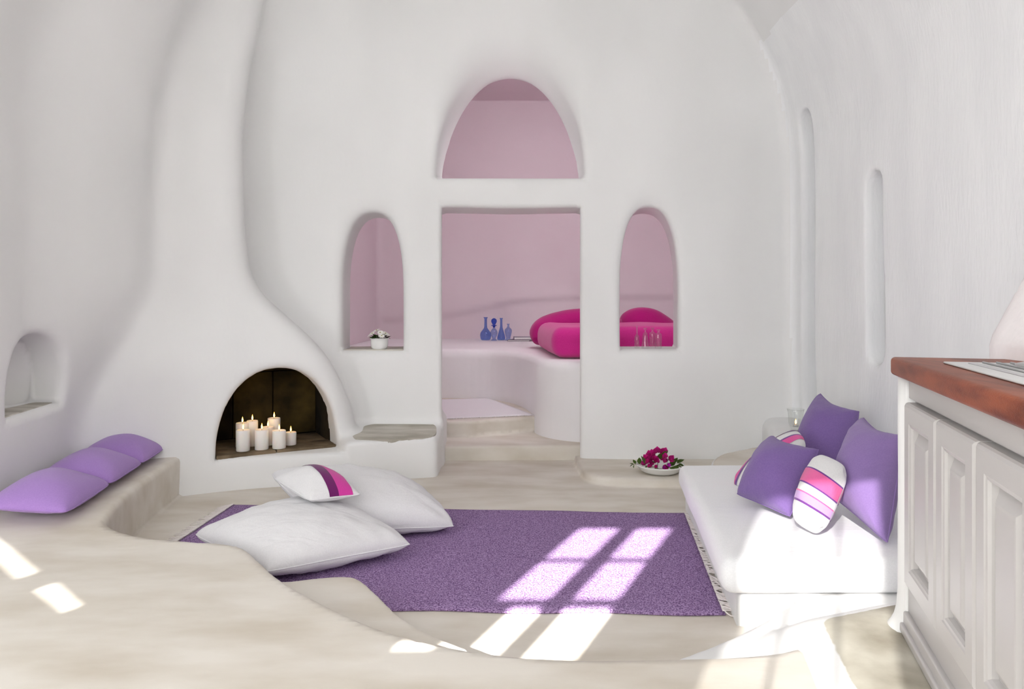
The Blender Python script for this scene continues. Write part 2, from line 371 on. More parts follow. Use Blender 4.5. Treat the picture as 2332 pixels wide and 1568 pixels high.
HV = 0.034
net(f_wall, comps_wall, ['side', 'back', 'fire', 'pier'], (-4.75, -0.66, -0.14), (2.45, 6.12, 4.72), HV)
fu = (cx-TC[0])*TT[0]+(cy-TC[1])*TT[1]; fv = (cx-TC[0])*TN[0]+(cy-TC[1])*TN[1]
in_fire = (np.abs(fu) < 0.6) & (fv < 0.1) & (fv > -0.75) & (cz > 0.17) & (cz < 1.0) & (np.minimum(np.abs(cc['_hole']), np.abs(cc['_cav'])) < 0.05)
lab[in_fire] = k['fire']; keep = ~((lab == k['side']) & (cy > 5.96))
side = lab == k['side']
wall_left = part('wall_left', side & (cx < -0.4) & (cz < 2.75), 'plaster', 'curved white plaster wall with a small arched niche above the lilac cushions')
part('wall_right', side & (cx > 0.0) & (cz < 3.3), 'plaster_right', 'brushed white plaster wall behind the violet pillows')
part('ceiling', side & ~((cx < -0.4) & (cz < 2.75)) & ~((cx > 0.0) & (cz < 3.3)), 'plaster', 'white plastered vault of the living cave')
wall_back = part('wall_back', lab == k['back'], 'plaster', 'thick white plaster wall with doorway, two arched niches and arched upper opening')
part('wall_kitchen', lab == k['pier'], 'kitchen_plaster', 'rough plaster wall rising behind the wooden worktop')
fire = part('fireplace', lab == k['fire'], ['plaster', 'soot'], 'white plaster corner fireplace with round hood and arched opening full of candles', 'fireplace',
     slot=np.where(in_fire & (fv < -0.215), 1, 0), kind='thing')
net(f_floor, comps_floor, ['floor', 'plat', 'step', 'slab'], (-4.75, -0.66, -0.10), (2.45, 6.12, 0.40), HV); keep = cz > -5
part('floor', lab == k['floor'], 'cement', 'polished beige cement floor of the sunken sitting area')
part('floor_platform', lab == k['plat'], 'cement', 'raised beige cement floor running on as the low bench under the lilac cushions')
part('floor_step', lab == k['step'], 'cement', 'low rounded cement step between raised floor and purple rug')
part('floor_slab', lab == k['slab'], 'cement', 'shallow cement slab along the wall under the flower bowl')
net(f_white, comps_white, ['mbase', 'sweep', 'corner', 'kit'], (0.36, -0.64, -0.05), (2.45, 5.62, 0.47), 0.03); keep = cz > -5
part('floor_sweep', lab == k['sweep'], 'plaster', 'smooth curved plaster step in front of the daybed')
part('floor_kitchen', lab == k['kit'], 'plaster_stone', 'stone floor with white painted edge beside the kitchen cabinet', tone=ss(-poly_sdf(vx, vy, KIT), -0.012, 0.03))
part('daybed_plinth', lab == k['mbase'], 'plaster', 'low white masonry plinth under the white daybed mattress', 'plinth')
part('corner_seat', lab == k['corner'], 'plaster_cement', 'rounded plaster corner ledge behind the daybed', 'ledge', tone=ss(G[:, 2], 0.55, 0.95)*(vz < 0.26))

# ---- bedroom behind the wall
ZB1, ZB2, ZB3 = 0.118, 0.26, 0.78
BED = catmull([(-2.3, 7.62), (-1.4, 7.56), (-0.74, 7.51), (-0.28, 7.42), (-0.03, 7.16), (0.115, 6.82), (0.19, 6.45), (0.235, 6.18), (0.37, 5.96), (0.60, 5.83), (1.0, 5.80)], 5)+[np.array(p) for p in ((3.6, 5.8), (3.6, 10.2), (-2.4, 10.2))]
UPF = catmull([(-2.3, 6.02), (-0.6, 6.02), (-0.2, 6.10), (0.30, 6.33)], 5)+[np.array(p) for p in ((0.7, 6.4), (0.7, 8.2), (-2.3, 8.2))]
ST1 = [np.array(p) for p in ((-0.75, 5.66), (0.75, 5.70), (0.75, 7.0), (-0.75, 7.0))]
def comps2(x, y, z):
    c = {}
    c['left'] = x+1.96-0.03*(y-6)+0*z; c['right'] = 3.2-x+0*y+0*z
    zc = interp(x, [-2.0, -0.95, -0.5, 0.0, 0.4, 1.0, 2.3, 3.2], [1.02, 1.08, 1.17, 1.28, 1.32, 1.335, 1.345, 1.34])+0*y
    sg = 1/(1+np.exp(-np.clip((z-zc)/0.022, -30, 30)))
    c['back'] = (9.72-0.06*sg)-y+wob(x, y, z)*0.6
    c['ceil'] = 4.05-z+0*x*y
    c['bed'] = smax(poly_sdf(x, y, BED)+0.05*np.clip((0.78-z), 0, 1)*-0.4, z-ZB3, 0.09)
    c['up'] = smax(poly_sdf(x, y, UPF), z-ZB2, 0.03)
    c['st'] = smax(poly_sdf(x, y, ST1), z-ZB1, 0.03)
    return c
def f_shell2(x, y, z):
    c = comps2(x, y, z); d = smin(smin(c['left'], c['back'], 0.12), c['right'], 0.1); return np.minimum(d, c['ceil'])
def f_bed(x, y, z): return comps2(x, y, z)['bed']
def f_steps(x, y, z):
    c = comps2(x, y, z); return smin(c['up'], c['st'], 0.015)
net(f_shell2, comps2, ['left', 'right', 'back', 'ceil'], (-2.2, 5.70, -0.06), (3.4, 9.95, 4.20), 0.05); keep = cy > 5.8
part('wall_bedroom_left', lab == k['left'], 'plaster_pink_bounce', 'plaster wall with pink bounce light painted in, at the side of the bedroom')
part('wall_bedroom_right', lab == k['right'], 'plaster_pink_bounce', 'plaster wall with pink bounce light painted in, beyond the magenta bed')
part('wall_bedroom_back', lab == k['back'], 'plaster_pink_bounce', 'plaster wall with pink bounce light painted in, behind the blue bottles')
part('ceiling_bedroom', lab == k['ceil'], 'plaster_pink_bounce', 'bedroom ceiling with pink bounce light painted in, seen through the arched upper opening')
net(f_bed, comps2, ['bed'], (-2.2, 5.70, -0.06), (3.4, 9.95, 0.95), 0.04); keep = cz > 0.0
part('bed_platform', lab == 0, 'masonry', 'curved white masonry platform carrying the magenta bed', 'platform')
net(f_steps, comps2, ['up', 'st'], (-2.2, 5.56, -0.06), (0.9, 8.0, 0.40), 0.034); keep = cz > -0.05
part('floor_bedroom', lab == k['up'], 'cement', 'bedroom floor and upper step carrying the white mat')
part('floor_doorstep', lab == k['st'], 'cement', 'lower cement step in the doorway')

# cement ledges let into the plaster
def ledge(name, poly, z0, z1, parent, m='ledge_cement', bev=0.004):
    return prism(name, poly, z0, z1, m, parent, bev, 2)
pts = catmull([(-1.13, 5.075), (-0.95, 5.045), (-0.75, 5.095), (-0.62, 5.135), (-0.575, 5.19), (-0.57, 5.30), (-0.60, 5.44), (-0.70, 5.53), (-0.9, 5.55), (-1.1, 5.55), (-1.19, 5.40), (-1.18, 5.20), (-1.13, 5.075)], 5)
lt = ledge('ledge_top', [tuple(p) for p in pts[:-1]], 0.265, 0.288, fire)
for v in lt.data.vertices: v.co.z += 0.12*max(0.0, v.co.y-5.12)
ledge('niche_sill', [(-1.345, 5.555), (-0.862, 5.548), (-0.858, 5.93), (-1.365, 5.93)], 0.86, 0.9055, wall_back)
def wl(y): return -2.55-0.18*(y-3.5)
ledge('niche_sill', [(wl(3.6)-0.035, 3.59), (wl(4.13)-0.035, 4.13), (wl(4.13)-0.26, 4.13), (wl(3.6)-0.26, 3.59)], 0.64, 0.6885, wall_left)

# ---- rear wall with the windows the sun comes through (behind the camera)
YR = -0.5
def back(X, Y, z=0.0):             # where a sunbeam that lands at X, Y, z crosses the rear wall
    return X-(Y-YR)*SDX/SDY, z+(Y-YR)/SDY*SUN_TAN
W1 = (-1.72, -1.17, 1.79, 2.70)
W2 = (-0.665, -0.05, 1.25, 2.66)
SLITS = [[(-4.05, 2.425), (-3.38, 2.172), (-3.38, 2.145), (-4.05, 2.398)], [(-3.20, 2.112), (-2.88, 1.992), (-2.88, 1.967), (-3.20, 2.083)]]   # sloping slots added to cast the light stripes on the raised floor
def rear_openings():
    return [W1, W2]+[(q[0][0], q[1][0], q[2][1], q[0][1]) for q in SLITS]
OPS = rear_openings()
xs = sorted(set([-7.0, 4.0]+[o[0] for o in OPS]+[o[1] for o in OPS])); zs_ = sorted(set([0.0, 4.9]+[o[2] for o in OPS]+[o[3] for o in OPS]))
items = []
for i in range(len(xs)-1):
    for j in range(len(zs_)-1):
        xm, zm = (xs[i]+xs[i+1])/2, (zs_[j]+zs_[j+1])/2
        if any(o[0] < xm < o[1] and o[2] < zm < o[3] for o in OPS): continue
        a, b, c_, d_ = xs[i], xs[i+1], zs_[j], zs_[j+1]; y0, y1 = YR-0.02, YR
        v = [(a, y0, c_), (b, y0, c_), (b, y1, c_), (a, y1, c_), (a, y0, d_), (b, y0, d_), (b, y1, d_), (a, y1, d_)]
        items.append((v, [(0, 3, 2, 1), (4, 5, 6, 7), (0, 1, 5, 4), (1, 2, 6, 5), (2, 3, 7, 6), (3, 0, 4, 7)]))
for q in SLITS:
    for tri in ((q[0], (q[1][0], q[0][1]), q[1]), (q[3], q[2], (q[3][0], q[2][1]))):
        v = [(p[0], y_, p[1]) for y_ in (YR-0.02, YR) for p in tri]; items.append((v, [(0, 1, 2), (5, 4, 3), (0, 3, 4, 1), (1, 4, 5, 2), (2, 5, 3, 0)]))
vv, ff = join_data(items); tag(mesh('wall_rear', vv, ff, 'plaster', None, False), 'white plaster wall with windows behind the viewer', None, kind='structure')
tag(box('roof', -7.0, 4.5, YR-0.02, 10.4, 4.78, 4.90, 'plaster'), 'flat plastered roof over the cave rooms', None, kind='structure')
mat('white_paint', (0.53, 0.51, 0.50), 0.35, spec=0.45)
def window(name, w, vbars, hbars, label):
    fr = empty(name, ((w[0]+w[1])/2, YR-0.06, w[2])); tag(fr, label, None, kind='structure')
    items_ = []
    def bar(x0, x1, z0, z1):
        b_ = box('window_bar', x0, x1, YR-0.012, YR+0.002, z0, z1, 'white_paint'); b_.parent = fr; b_.matrix_parent_inverse = Matrix.Translation(fr.location).inverted()
    for (x0, x1) in vbars: bar(x0, x1, w[2], w[3])
    for (z0, z1) in hbars: bar(w[0], w[1], z0, z1)
window('window_1', W1, [(-1.72, -1.699), (-1.481, -1.381), (-1.189, -1.17)], [(1.79, 1.807), (2.0715, 2.111), (2.371, 2.40), (2.677, 2.70)], 'white two-leaf window with small panes')
lp = box('sun_blocker', -1.70, -1.605, YR-0.010, YR+0.004, 1.80, 2.065, 'white_paint'); w1o = bpy.data.objects['window_1']; lp.parent = w1o; lp.matrix_parent_inverse = Matrix.Translation(w1o.location).inverted()  # unseen plate added to trim the left edge of the sun patch
window('window_2', W2, [(-0.665, -0.635), (-0.45, -0.436), (-0.26, -0.246), (-0.08, -0.05)], [(1.25, 1.28), (2.63, 2.66)], 'white window with slim glazing bars')

m = mat('sheer', (0.9, 0.9, 0.9), 0.9); nt = m.node_tree
tr_ = N(nt, 'ShaderNodeBsdfTransparent'); tl_ = N(nt, 'ShaderNodeBsdfTranslucent'); tl_.inputs[0].default_value = (0.9, 0.9, 0.9, 1); mx_ = N(nt, 'ShaderNodeMixShader'); mx_.inputs[0].default_value = 0.84
nt.links.new(tr_.outputs[0], mx_.inputs[1]); nt.links.new(tl_.outputs[0], mx_.inputs[2]); nt.links.new(mx_.outputs[0], nt.nodes['Material Output'].inputs[0])
vs_, fs = [], []
for i in range(61):
    x = W2[0]-0.05+(W2[1]-W2[0]+0.1)*i/60; y = YR+0.035+0.012*math.sin(i*0.9)
    vs_ += [(x, y, W2[2]-0.1), (x, y, W2[3]+0.08)]
for i in range(60): fs.append((2*i, 2*i+2, 2*i+3, 2*i+1))
tag(mesh('curtain', vs_, fs, 'sheer'), 'sheer white curtain hanging over the window behind the viewer', 'curtain')

# ================================================================== fireplace inside: slabs, hearth
def fxf():
    return Matrix(((TT[0], -TN[0], 0, TC[0]), (TT[1], -TN[1], 0, TC[1]), (0, 0, 1, 0), (0, 0, 0, 1)))   # local x = along the face, y = into the hearth
FX = fxf()
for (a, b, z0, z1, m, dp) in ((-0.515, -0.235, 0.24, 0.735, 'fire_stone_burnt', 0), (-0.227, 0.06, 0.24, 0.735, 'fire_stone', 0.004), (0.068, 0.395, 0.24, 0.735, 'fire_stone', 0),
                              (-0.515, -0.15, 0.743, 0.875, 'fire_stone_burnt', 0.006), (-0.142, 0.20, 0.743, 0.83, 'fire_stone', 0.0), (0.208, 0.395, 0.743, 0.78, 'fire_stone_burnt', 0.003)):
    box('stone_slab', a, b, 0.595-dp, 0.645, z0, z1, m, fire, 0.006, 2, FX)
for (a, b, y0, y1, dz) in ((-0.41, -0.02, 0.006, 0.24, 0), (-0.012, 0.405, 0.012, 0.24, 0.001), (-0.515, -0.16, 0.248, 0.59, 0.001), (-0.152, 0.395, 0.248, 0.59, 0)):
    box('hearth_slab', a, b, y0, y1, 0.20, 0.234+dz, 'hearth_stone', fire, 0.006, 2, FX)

# ================================================================== candles
mat('wax', (0.90, 0.86, 0.82), 0.45, sss=0.3, spec=0.4)
mat('wick', (0.02, 0.015, 0.01), 0.9)
emis('flame', (1.0, 0.50, 0.10), 5.0); emis('flame_core', (1.0, 0.86, 0.45), 9.0)
FLAME = [(0.0005, 0), (0.004, 0.004), (0.0062, 0.011), (0.0052, 0.019), (0.0028, 0.028), (0.0004, 0.036)]
HEARTH = 0.2355
def candle(px, Y, top, w, label, group='candles burning in the fireplace', base=HEARTH, melt=0.0):
    X = (px-1166)/F_PX*Y; h = at(px, top, Y).z-base; r = w/2/F_PX*Y
    t = empty('pillar_candle', (X, Y, base)); tag(t, label, 'candle', group)
    lathe('wax_body', [(0, 0), (r*0.95, 0), (r, 0.004), (r, h-0.010), (r*0.985, h-0.003), (r*0.93, h), (r*0.86, h-0.002), (r*0.72, h-0.006-melt), (r*0.3, h-0.009-melt), (0, h-0.009-melt)], 'wax', t, 28)
    v, f = tube_data([(0, 0, h-0.012-melt), (0.0006, 0, h), (0.0018, 0, h+0.009)], 0.0012, 6); mesh('wick', v, f, 'wick', t)
    fl = lathe('flame', [(a, b*1.15) for a, b in FLAME], 'flame', t, 12, (0.0012, 0, h+0.003))
    lathe('flame_core', [(a*0.55, b*0.75) for a, b in FLAME], 'flame_core', fl, 10, (0.0012, -0.004, h+0.007))
    d = bpy.data.lights.new('candle_light', 'POINT'); d.energy = 0.05; d.color = (1.0, 0.56, 0.2); d.shadow_soft_size = 0.012
    o = bpy.data.objects.new('candle_light', d); COL.objects.link(o); o.parent = t; o.location = (0, 0, h+0.05)
for a in ((553.5, 4.93, 978, 30, 'front left white pillar candle at the fireplace edge'),
          (552, 5.06, 962, 29, 'white pillar candle standing right behind the front left candle'),
          (574.5, 5.10, 957, 25, 'tall slim white pillar candle second from left at the back'),
          (596, 4.98, 977, 30, 'white pillar candle in the middle of the front three'),
          (610, 5.13, 971, 26, 'white pillar candle half hidden between middle and tallest candle'),
          (624, 5.24, 951, 28, 'tallest white pillar candle at the back of the group'),
          (635.5, 5.02, 979, 30, 'white pillar candle with glowing molten top at front right'),
          (662, 5.14, 983, 25, 'shortest white pillar candle at the right end of the group')):
    candle(*a, melt=0.012 if a[0] == 635.5 else 0)

# ================================================================== soft furnishings
def fabric(name, color, color2=None, weave=260.0, bump=0.25, rough=0.9, fold=0.0):
    m = mat(name, color, rough, color2 or tuple(c*0.95 for c in color), 180, 2, 0, spec=0.12, sheen=0.25)
    nt = m.node_tree; b = nt.nodes['Principled BSDF']
    tc = N(nt, 'ShaderNodeTexCoord'); w1 = N(nt, 'ShaderNodeTexWave'); w2 = N(nt, 'ShaderNodeTexWave')
    w1.bands_direction = 'X'; w2.bands_direction = 'Y'
    for w in (w1, w2): w.inputs['Scale'].default_value = weave; w.inputs['Distortion'].default_value = 2.0; w.inputs['Detail'].default_value = 1; nt.links.new(tc.outputs['UV'], w.inputs['Vector'])
    ad = N(nt, 'ShaderNodeMath', operation='ADD'); nt.links.new(w1.outputs['Fac'], ad.inputs[0]); nt.links.new(w2.outputs['Fac'], ad.inputs[1])
    bp = N(nt, 'ShaderNodeBump'); bp.inputs['Strength'].default_value = bump; bp.inputs['Distance'].default_value = 0.0012; nt.links.new(ad.outputs[0], bp.inputs['Height'])
    last = bp
    if fold:
        nz = N(nt, 'ShaderNodeTexNoise'); nz.inputs['Scale'].default_value = 9; nz.inputs['Detail'].default_value = 3; nz.inputs['Distortion'].default_value = 0.6
        mp = N(nt, 'ShaderNodeMapping'); mp.inputs['Scale'].default_value = (0.5, 1.6, 1.0); nt.links.new(tc.outputs['Object'], mp.inputs[0]); nt.links.new(mp.outputs[0], nz.inputs['Vector'])
        b2 = N(nt, 'ShaderNodeBump'); b2.inputs['Strength'].default_value = fold; b2.inputs['Distance'].default_value = 0.03
        nt.links.new(nz.outputs[0], b2.inputs['Height']); nt.links.new(bp.outputs[0], b2.inputs['Normal']); last = b2
    nt.links.new(last.outputs[0], b.inputs['Normal'])
    return m
fabric('white_linen', (0.775, 0.765, 0.78), fold=0.25); fabric('white_knit', (0.85, 0.835, 0.84), weave=120, bump=0.4)
fabric('sheet', (0.90, 0.90, 0.915), bump=0.1, fold=0.12)
fabric('lilac', (0.37, 0.215, 0.55), (0.40, 0.235, 0.58), bump=0.2)
fabric('violet', (0.205, 0.125, 0.345), (0.23, 0.142, 0.375), bump=0.3, fold=0.12); fabric('violet_light', (0.28, 0.18, 0.43), (0.305, 0.20, 0.455), bump=0.3, fold=0.12)
fabric('magenta', (0.60, 0.025, 0.25), (0.64, 0.035, 0.275), fold=0.12); fabric('magenta_shaded', (0.42, 0.008, 0.16), (0.45, 0.012, 0.18), fold=0.12); fabric('magenta_stripe', (0.62, 0.05, 0.33)); fabric('plum_stripe', (0.15, 0.012, 0.12))  # bolsters get a darker magenta with their shade put into the colour
fabric('pink_stripe', (0.80, 0.09, 0.36)); fabric('purple_line', (0.20, 0.06, 0.30)); fabric('lilac_stripe', (0.56, 0.36, 0.66), weave=120); fabric('pink_knit', (0.86, 0.16, 0.40), weave=120, bump=0.5)

def cushion_fn(C, T, Tb, pinch=0.07, pw=0.52, seed=0, wr=0.006, bend=0.0, zmin=None, skew=1.0, rc=0.05, dip=0.0):
    C = [Vector(c) for c in C]; nrm = ((C[2]-C[0]).cross(C[3]-C[1])).normalized()*skew
    def fn(u, v, s):                # u, v in -1..1, s = +1 front face, -1 rear face
        cr6 = 1-rc*(abs(u)**5)*(abs(v)**5)-rc*0.4*(u*u*v*v)**3; up = u*(1-pinch*(1-v*v))*cr6; vp = v*(1-pinch*(1-u*u))*cr6+dip*(1-u*u)*((1-v)/2)**3
        a, b = (up+1)/2, (vp+1)/2
        p = C[0]*(1-a)*(1-b)+C[1]*a*(1-b)+C[2]*a*b+C[3]*(1-a)*b
        m = max(0.0, (1-u*u)*(1-v*v)); h = (m**pw)*(0.82+0.18*m)
        q = p*9+Vector((seed*3.1, 0, 0)); n1 = mnoise.noise(q*0.55)
        ang = math.atan2(v, u); cr = (u*u*v*v)
        fold = math.sin(ang*22+seed+4*n1)*cr*wr*1.6*(m**0.35)
        t = (T if s > 0 else Tb)*h*(1+0.10*n1)+s*0+fold+mnoise.noise(q*1.7)*wr*0.8*m**0.4
        w = p+nrm*(s*t+bend*(u*u-0.33))
        if zmin is not None and w.z < zmin: w.z = zmin+(w.z-zmin)*0.02
        return w
    return fn, nrm
def cushion(name, C, T, Tb, m, label, cat, group=None, n=30, seam=None, stripes=(), zip_uv=None, **kw):
    fn, nrm = cushion_fn(C, T, Tb, **kw); skw = kw.get('skew', 1.0)
    par = [math.sin(math.pi/2*(-1+2*i/n)) for i in range(n+1)]
    vs_, fs, uv = [], [], []; idx = {}
    C0 = Vector(C[0]); su = (Vector(C[1])-C0).length; sv = (Vector(C[3])-C0).length
    org = sum((Vector(c) for c in C), Vector())/4
    for s in (1, -1):
        for j in range(n+1):
            for i in range(n+1):
                rim = i in (0, n) or j in (0, n)
                if s < 0 and rim: idx[s, i, j] = idx[1, i, j]; continue
                idx[s, i, j] = len(vs_); vs_.append(fn(par[i], par[j], s)-org); uv.append((par[i]*su/2, par[j]*sv/2))
        for j in range(n):
            for i in range(n):
                q = (idx[s, i, j], idx[s, i+1, j], idx[s, i+1, j+1], idx[s, i, j+1]); fs.append(q if s*skw > 0 else q[::-1])
    o = mesh(name, vs_, fs, m); o.location = org; tag(o, label, cat, group)
    ul = o.data.uv_layers.new(name='UVMap')
    for lp in o.data.loops: ul.data[lp.index].uv = uv[lp.vertex_index]
    if seam:
        path = []
        for i in range(n): path.append(fn(par[i], -1, 1)-org)
        for i in range(n): path.append(fn(1, par[i], 1)-org)
        for i in range(n): path.append(fn(par[n-i], 1, 1)-org)
        for i in range(n+1): path.append(fn(-1, par[n-i], 1)-org)
        v, f = tube_data(path, 0.0032, 6); mesh('piping', v, f, seam, o)
    for (ax, a, b, sm, sides, nm) in stripes:
        kk = 26; cols = max(3, int((b-a)*16))
        v, f, uvs = [], [], []
        for s in sides:
            base = len(v)
            for i in range(cols+1):
                for j in range(kk+1):
                    c_ = a+(b-a)*i/cols; d_ = math.sin(math.pi/2*(-1+2*j/kk))*0.998
                    u_, v_ = (c_, d_) if ax == 'u' else (d_, c_)
                    p = fn(u_, v_, s); e = 0.004
                    pu = fn(min(1, u_+e), v_, s)-fn(max(-1, u_-e), v_, s); pv = fn(u_, min(1, v_+e), s)-fn(u_, max(-1, v_-e), s)
                    nn = pu.cross(pv); nn = nn.normalized()*s*skw if nn.length > 1e-12 else nrm*s
                    v.append(p+nn*0.0022-org); uvs.append((u_*su/2, v_*sv/2))
            for i in range(cols):
                for j in range(kk):
                    q = (base+i*(kk+1)+j, base+(i+1)*(kk+1)+j, base+(i+1)*(kk+1)+j+1, base+i*(kk+1)+j+1); f.append(q if (s*skw > 0) else q[::-1])
        so = mesh(nm, v, f, sm, o); l2 = so.data.uv_layers.new(name='UVMap')
        for lp in so.data.loops: l2.data[lp.index].uv = uvs[lp.vertex_index]
    return o

# lilac cushions on the bench
def bench_cushion(Yn, Yf, label, seed, dz=0.0):
    def xr(Y): return -2.04-0.174*(Y-3.22)
    def xl(Y): return -2.49-0.18*(Y-3.5)
    z = 0.26+0.05+dz
    C = [(xl(Yn), Yn, z+0.025), (xr(Yn), Yn, z), (xr(Yf), Yf, z), (xl(Yf), Yf, z+0.025)]
    cushion('bench_cushion', C, 0.115, 0.055, 'lilac', label, 'cushion', 'lilac cushions on the bench', n=28, seam='lilac', pinch=0.02, pw=0.46, seed=seed, wr=0.004, zmin=0.262)
bench_cushion(4.215, 4.635, 'lilac cushion at the fireplace end of the bench', 3, 0.004)
bench_cushion(3.735, 4.225, 'middle lilac cushion of the bench row', 2, 0.002)
bench_cushion(3.22, 3.745, 'nearest lilac cushion of the bench row, cut by the left photo edge', 1)

# rug
mat('rug_pile', (0.165, 0.088, 0.215), 0.95, (0.50, 0.345, 0.60), 150, 3, 0.9, 170, spec=0.05, lo=0.36, hi=0.64)
mat('fringe_yarn', (0.80, 0.74, 0.72), 0.9)
R4 = [Vector((-1.745, 4.39, 0)), Vector((1.043, 4.216, 0)), Vector((0.868, 2.852, 0)), Vector((-1.79, 2.93, 0))]
def rug_pt(a, b): return R4[0]*(1-a)*(1-b)+R4[1]*a*(1-b)+R4[2]*a*b+R4[3]*(1-a)*b
nu, nv = 110, 56; vs_, fs = [], []; vid = {}
def step_d(p): return float(poly_sdf(np.array([p.x]), np.array([p.y]), STEP)[0])
def plat_d(p): return float(poly_sdf(np.array([p.x]), np.array([p.y]), PLAT)[0])
for lev in (0, 1):
    for j in range(nv+1):
        for i in range(nu+1):
            p = rug_pt(i/nu, j/nv); e = min(i, nu-i, j, nv-j)
            p = p+Vector((0, 0.008*math.sin(i*0.23)*(j == nv)+0.006*math.sin(i*0.17+1)*(j == 0), 0))
            z = 0.003 if lev == 0 else 0.003+0.012*(0.6 if e == 0 else 1.0)+0.0015*mnoise.noise(p*7)
            vid[lev, i, j] = len(vs_); vs_.append((p.x, p.y, z))
ok = {}
for j in range(nv):
    for i in range(nu):
        p = rug_pt((i+.5)/nu, (j+.5)/nv); ok[i, j] = not (p.x < -0.2 and p.y < 3.3 and (step_d(p) < 0.012 or plat_d(p) < 0.012))
for (i, j), v in ok.items():
    if not v: continue
    q = [(i, j), (i+1, j), (i+1, j+1), (i, j+1)]
    fs.append([vid[1, *c] for c in q][::-1]); fs.append([vid[0, *c] for c in q])
    for (c, d), nb in (((q[0], q[1]), (i, j-1)), ((q[1], q[2]), (i+1, j)), ((q[2], q[3]), (i, j+1)), ((q[3], q[0]), (i-1, j))):
        if not ok.get(nb, False): fs.append([vid[1, *c], vid[1, *d], vid[0, *d], vid[0, *c]])
rug = mesh('rug', vs_, fs, 'rug_pile', None, True); tag(rug, 'purple woven floor rug with cream fringed ends', 'rug')
def fringe(A, B, out, n, lmin, lmax, curl):
    items = []
    for i in range(n):
        t = (i+random.random()*0.7)/n; p = A.lerp(B, t); L = random.uniform(lmin, lmax); path = []
        ang = random.uniform(-curl, curl); wv = random.uniform(-1, 1)*0.35*curl
        for s in range(7):
            d = s/6; w = Matrix.Rotation(ang+wv*math.sin(d*5+i), 3, 'Z') @ out
            q = p+w*L*d; path.append((q.x, q.y, 0.011*(1-d)+0.0045+0.004*random.random()))
        items.append(tube_data(path, 0.0034, 5, 0.0022))
    v, f = join_data(items); o = mesh('fringe', v, f, 'fringe_yarn', rug); o['kind'] = 'stuff'; return o
fringe(R4[1]+Vector((-0.01, 0, 0)), R4[2]+Vector((-0.01, 0.01, 0)), Vector((1, -0.35, 0)).normalized(), 130, 0.06, 0.13, 0.9)
fringe(R4[0]+Vector((0.01, 0, 0)), R4[0].lerp(R4[3], 0.80), Vector((-1, -0.12, 0)).normalized(), 110, 0.06, 0.09, 0.25)

# big floor pillows
cushion('floor_pillow', [(-1.07, 3.05, 0.10), (-0.48, 3.45, 0.085), (-1.04, 3.93, 0.16), (-1.60, 3.51, 0.115)], 0.165, 0.12, 'white_linen', 'large white floor pillow lying in front on the purple rug', 'pillow', 'large white floor pillows', n=44, seam='white_linen', pinch=0.035, pw=0.40, rc=0.03, seed=1, wr=0.013, zmin=0.017)
cushion('floor_pillow', [(-0.95, 3.60, 0.10), (-0.30, 3.82, 0.055), (-0.62, 4.36, 0.12), (-1.43, 4.12, 0.275)], 0.19, 0.10, 'white_linen', 'large white floor pillow slumped behind the front floor pillow', 'pillow', 'large white floor pillows', n=44, seam='white_linen', pinch=0.02, pw=0.40, rc=0.03, seed=5, wr=0.020, zmin=0.017)
cushion('throw_pillow', [at(704, 1140, 3.42), at(826, 1126, 3.56), at(744, 1078, 3.88), at(620, 1088, 3.74)], 0.105, 0.06, 'white_linen', 'small white pillow with plum and magenta stripes on the floor pillows', 'pillow', n=30, seam='white_linen', pinch=0.05, pw=0.52, seed=9, wr=0.005,
        stripes=(('u', -0.22, 0.13, 'plum_stripe', (1,), 'stripe'), ('u', 0.13, 0.66, 'magenta_stripe', (1,), 'stripe')))

# daybed mattress
NW = 44
def mattress(name, C, z0, z1, m, label, cat, r=0.055, nseg=40, sag=0.006):
    bm = bmesh.new(); C = [Vector((c[0], c[1], 0)) for c in C]; vs2 = {}
    lx = (C[1]-C[0]).length; ly = (C[3]-C[0]).length; H = z1-z0
    org = Vector(((C[0].x+C[2].x)/2, (C[0].y+C[2].y)/2, z0))
    def add(a, b, c):                        # a, b, c in 0..1: round the edges of a box
        p = [a*lx, b*ly, c*H]; lim = [lx, ly, H]; q = [min(max(p[i], r), lim[i]-r) for i in range(3)]
        d = Vector([p[i]-q[i] for i in range(3)])
        if d.length > 1e-9: d = d.normalized()*r
        p = [q[i]+d[i] for i in range(3)]; a, b = p[0]/lx, p[1]/ly
        w = C[0]*(1-a)*(1-b)+C[1]*a*(1-b)+C[2]*a*b+C[3]*(1-a)*b; z = z0+p[2]
        nz_ = mnoise.noise(Vector((w.x*3, w.y*3, z*5)))
        z += sag*nz_*(p[2]/H); w += Vector((nz_, mnoise.noise(Vector((w.y*4, w.x*4, z*4))), 0))*sag*0.8
        return bm.verts.new(Vector((w.x, w.y, z))-org)
    def axis(n, L):
        k_ = r/L; a = [k_*(1-math.cos(math.pi/2*i/4)) for i in range(5)]; mid = [k_+(1-2*k_)*i/n for i in range(1, n)]
        return a+mid+[1-t for t in a[::-1]]
    A, B, Cc = axis(nseg, lx), axis(nseg, ly), axis(3, H)
    def face_grid(P, Qs, fn):
        g = [[fn(p, q) for q in Qs] for p in P]
        for i in range(len(P)-1):
            for j in range(len(Qs)-1): bm.faces.new((g[i][j], g[i+1][j], g[i+1][j+1], g[i][j+1]))
    face_grid(A, B, lambda p, q: add(p, q, 1)); face_grid(A, B, lambda p, q: add(p, q, 0))
    face_grid(A, Cc, lambda p, q: add(p, 0, q)); face_grid(A, Cc, lambda p, q: add(p, 1, q))
    face_grid(B, Cc, lambda p, q: add(0, p, q)); face_grid(B, Cc, lambda p, q: add(1, p, q))
    bmesh.ops.remove_doubles(bm, verts=bm.verts, dist=0.0008)
    o = from_bm(name, bm, m); o.location = org; tag(o, label, cat); return o
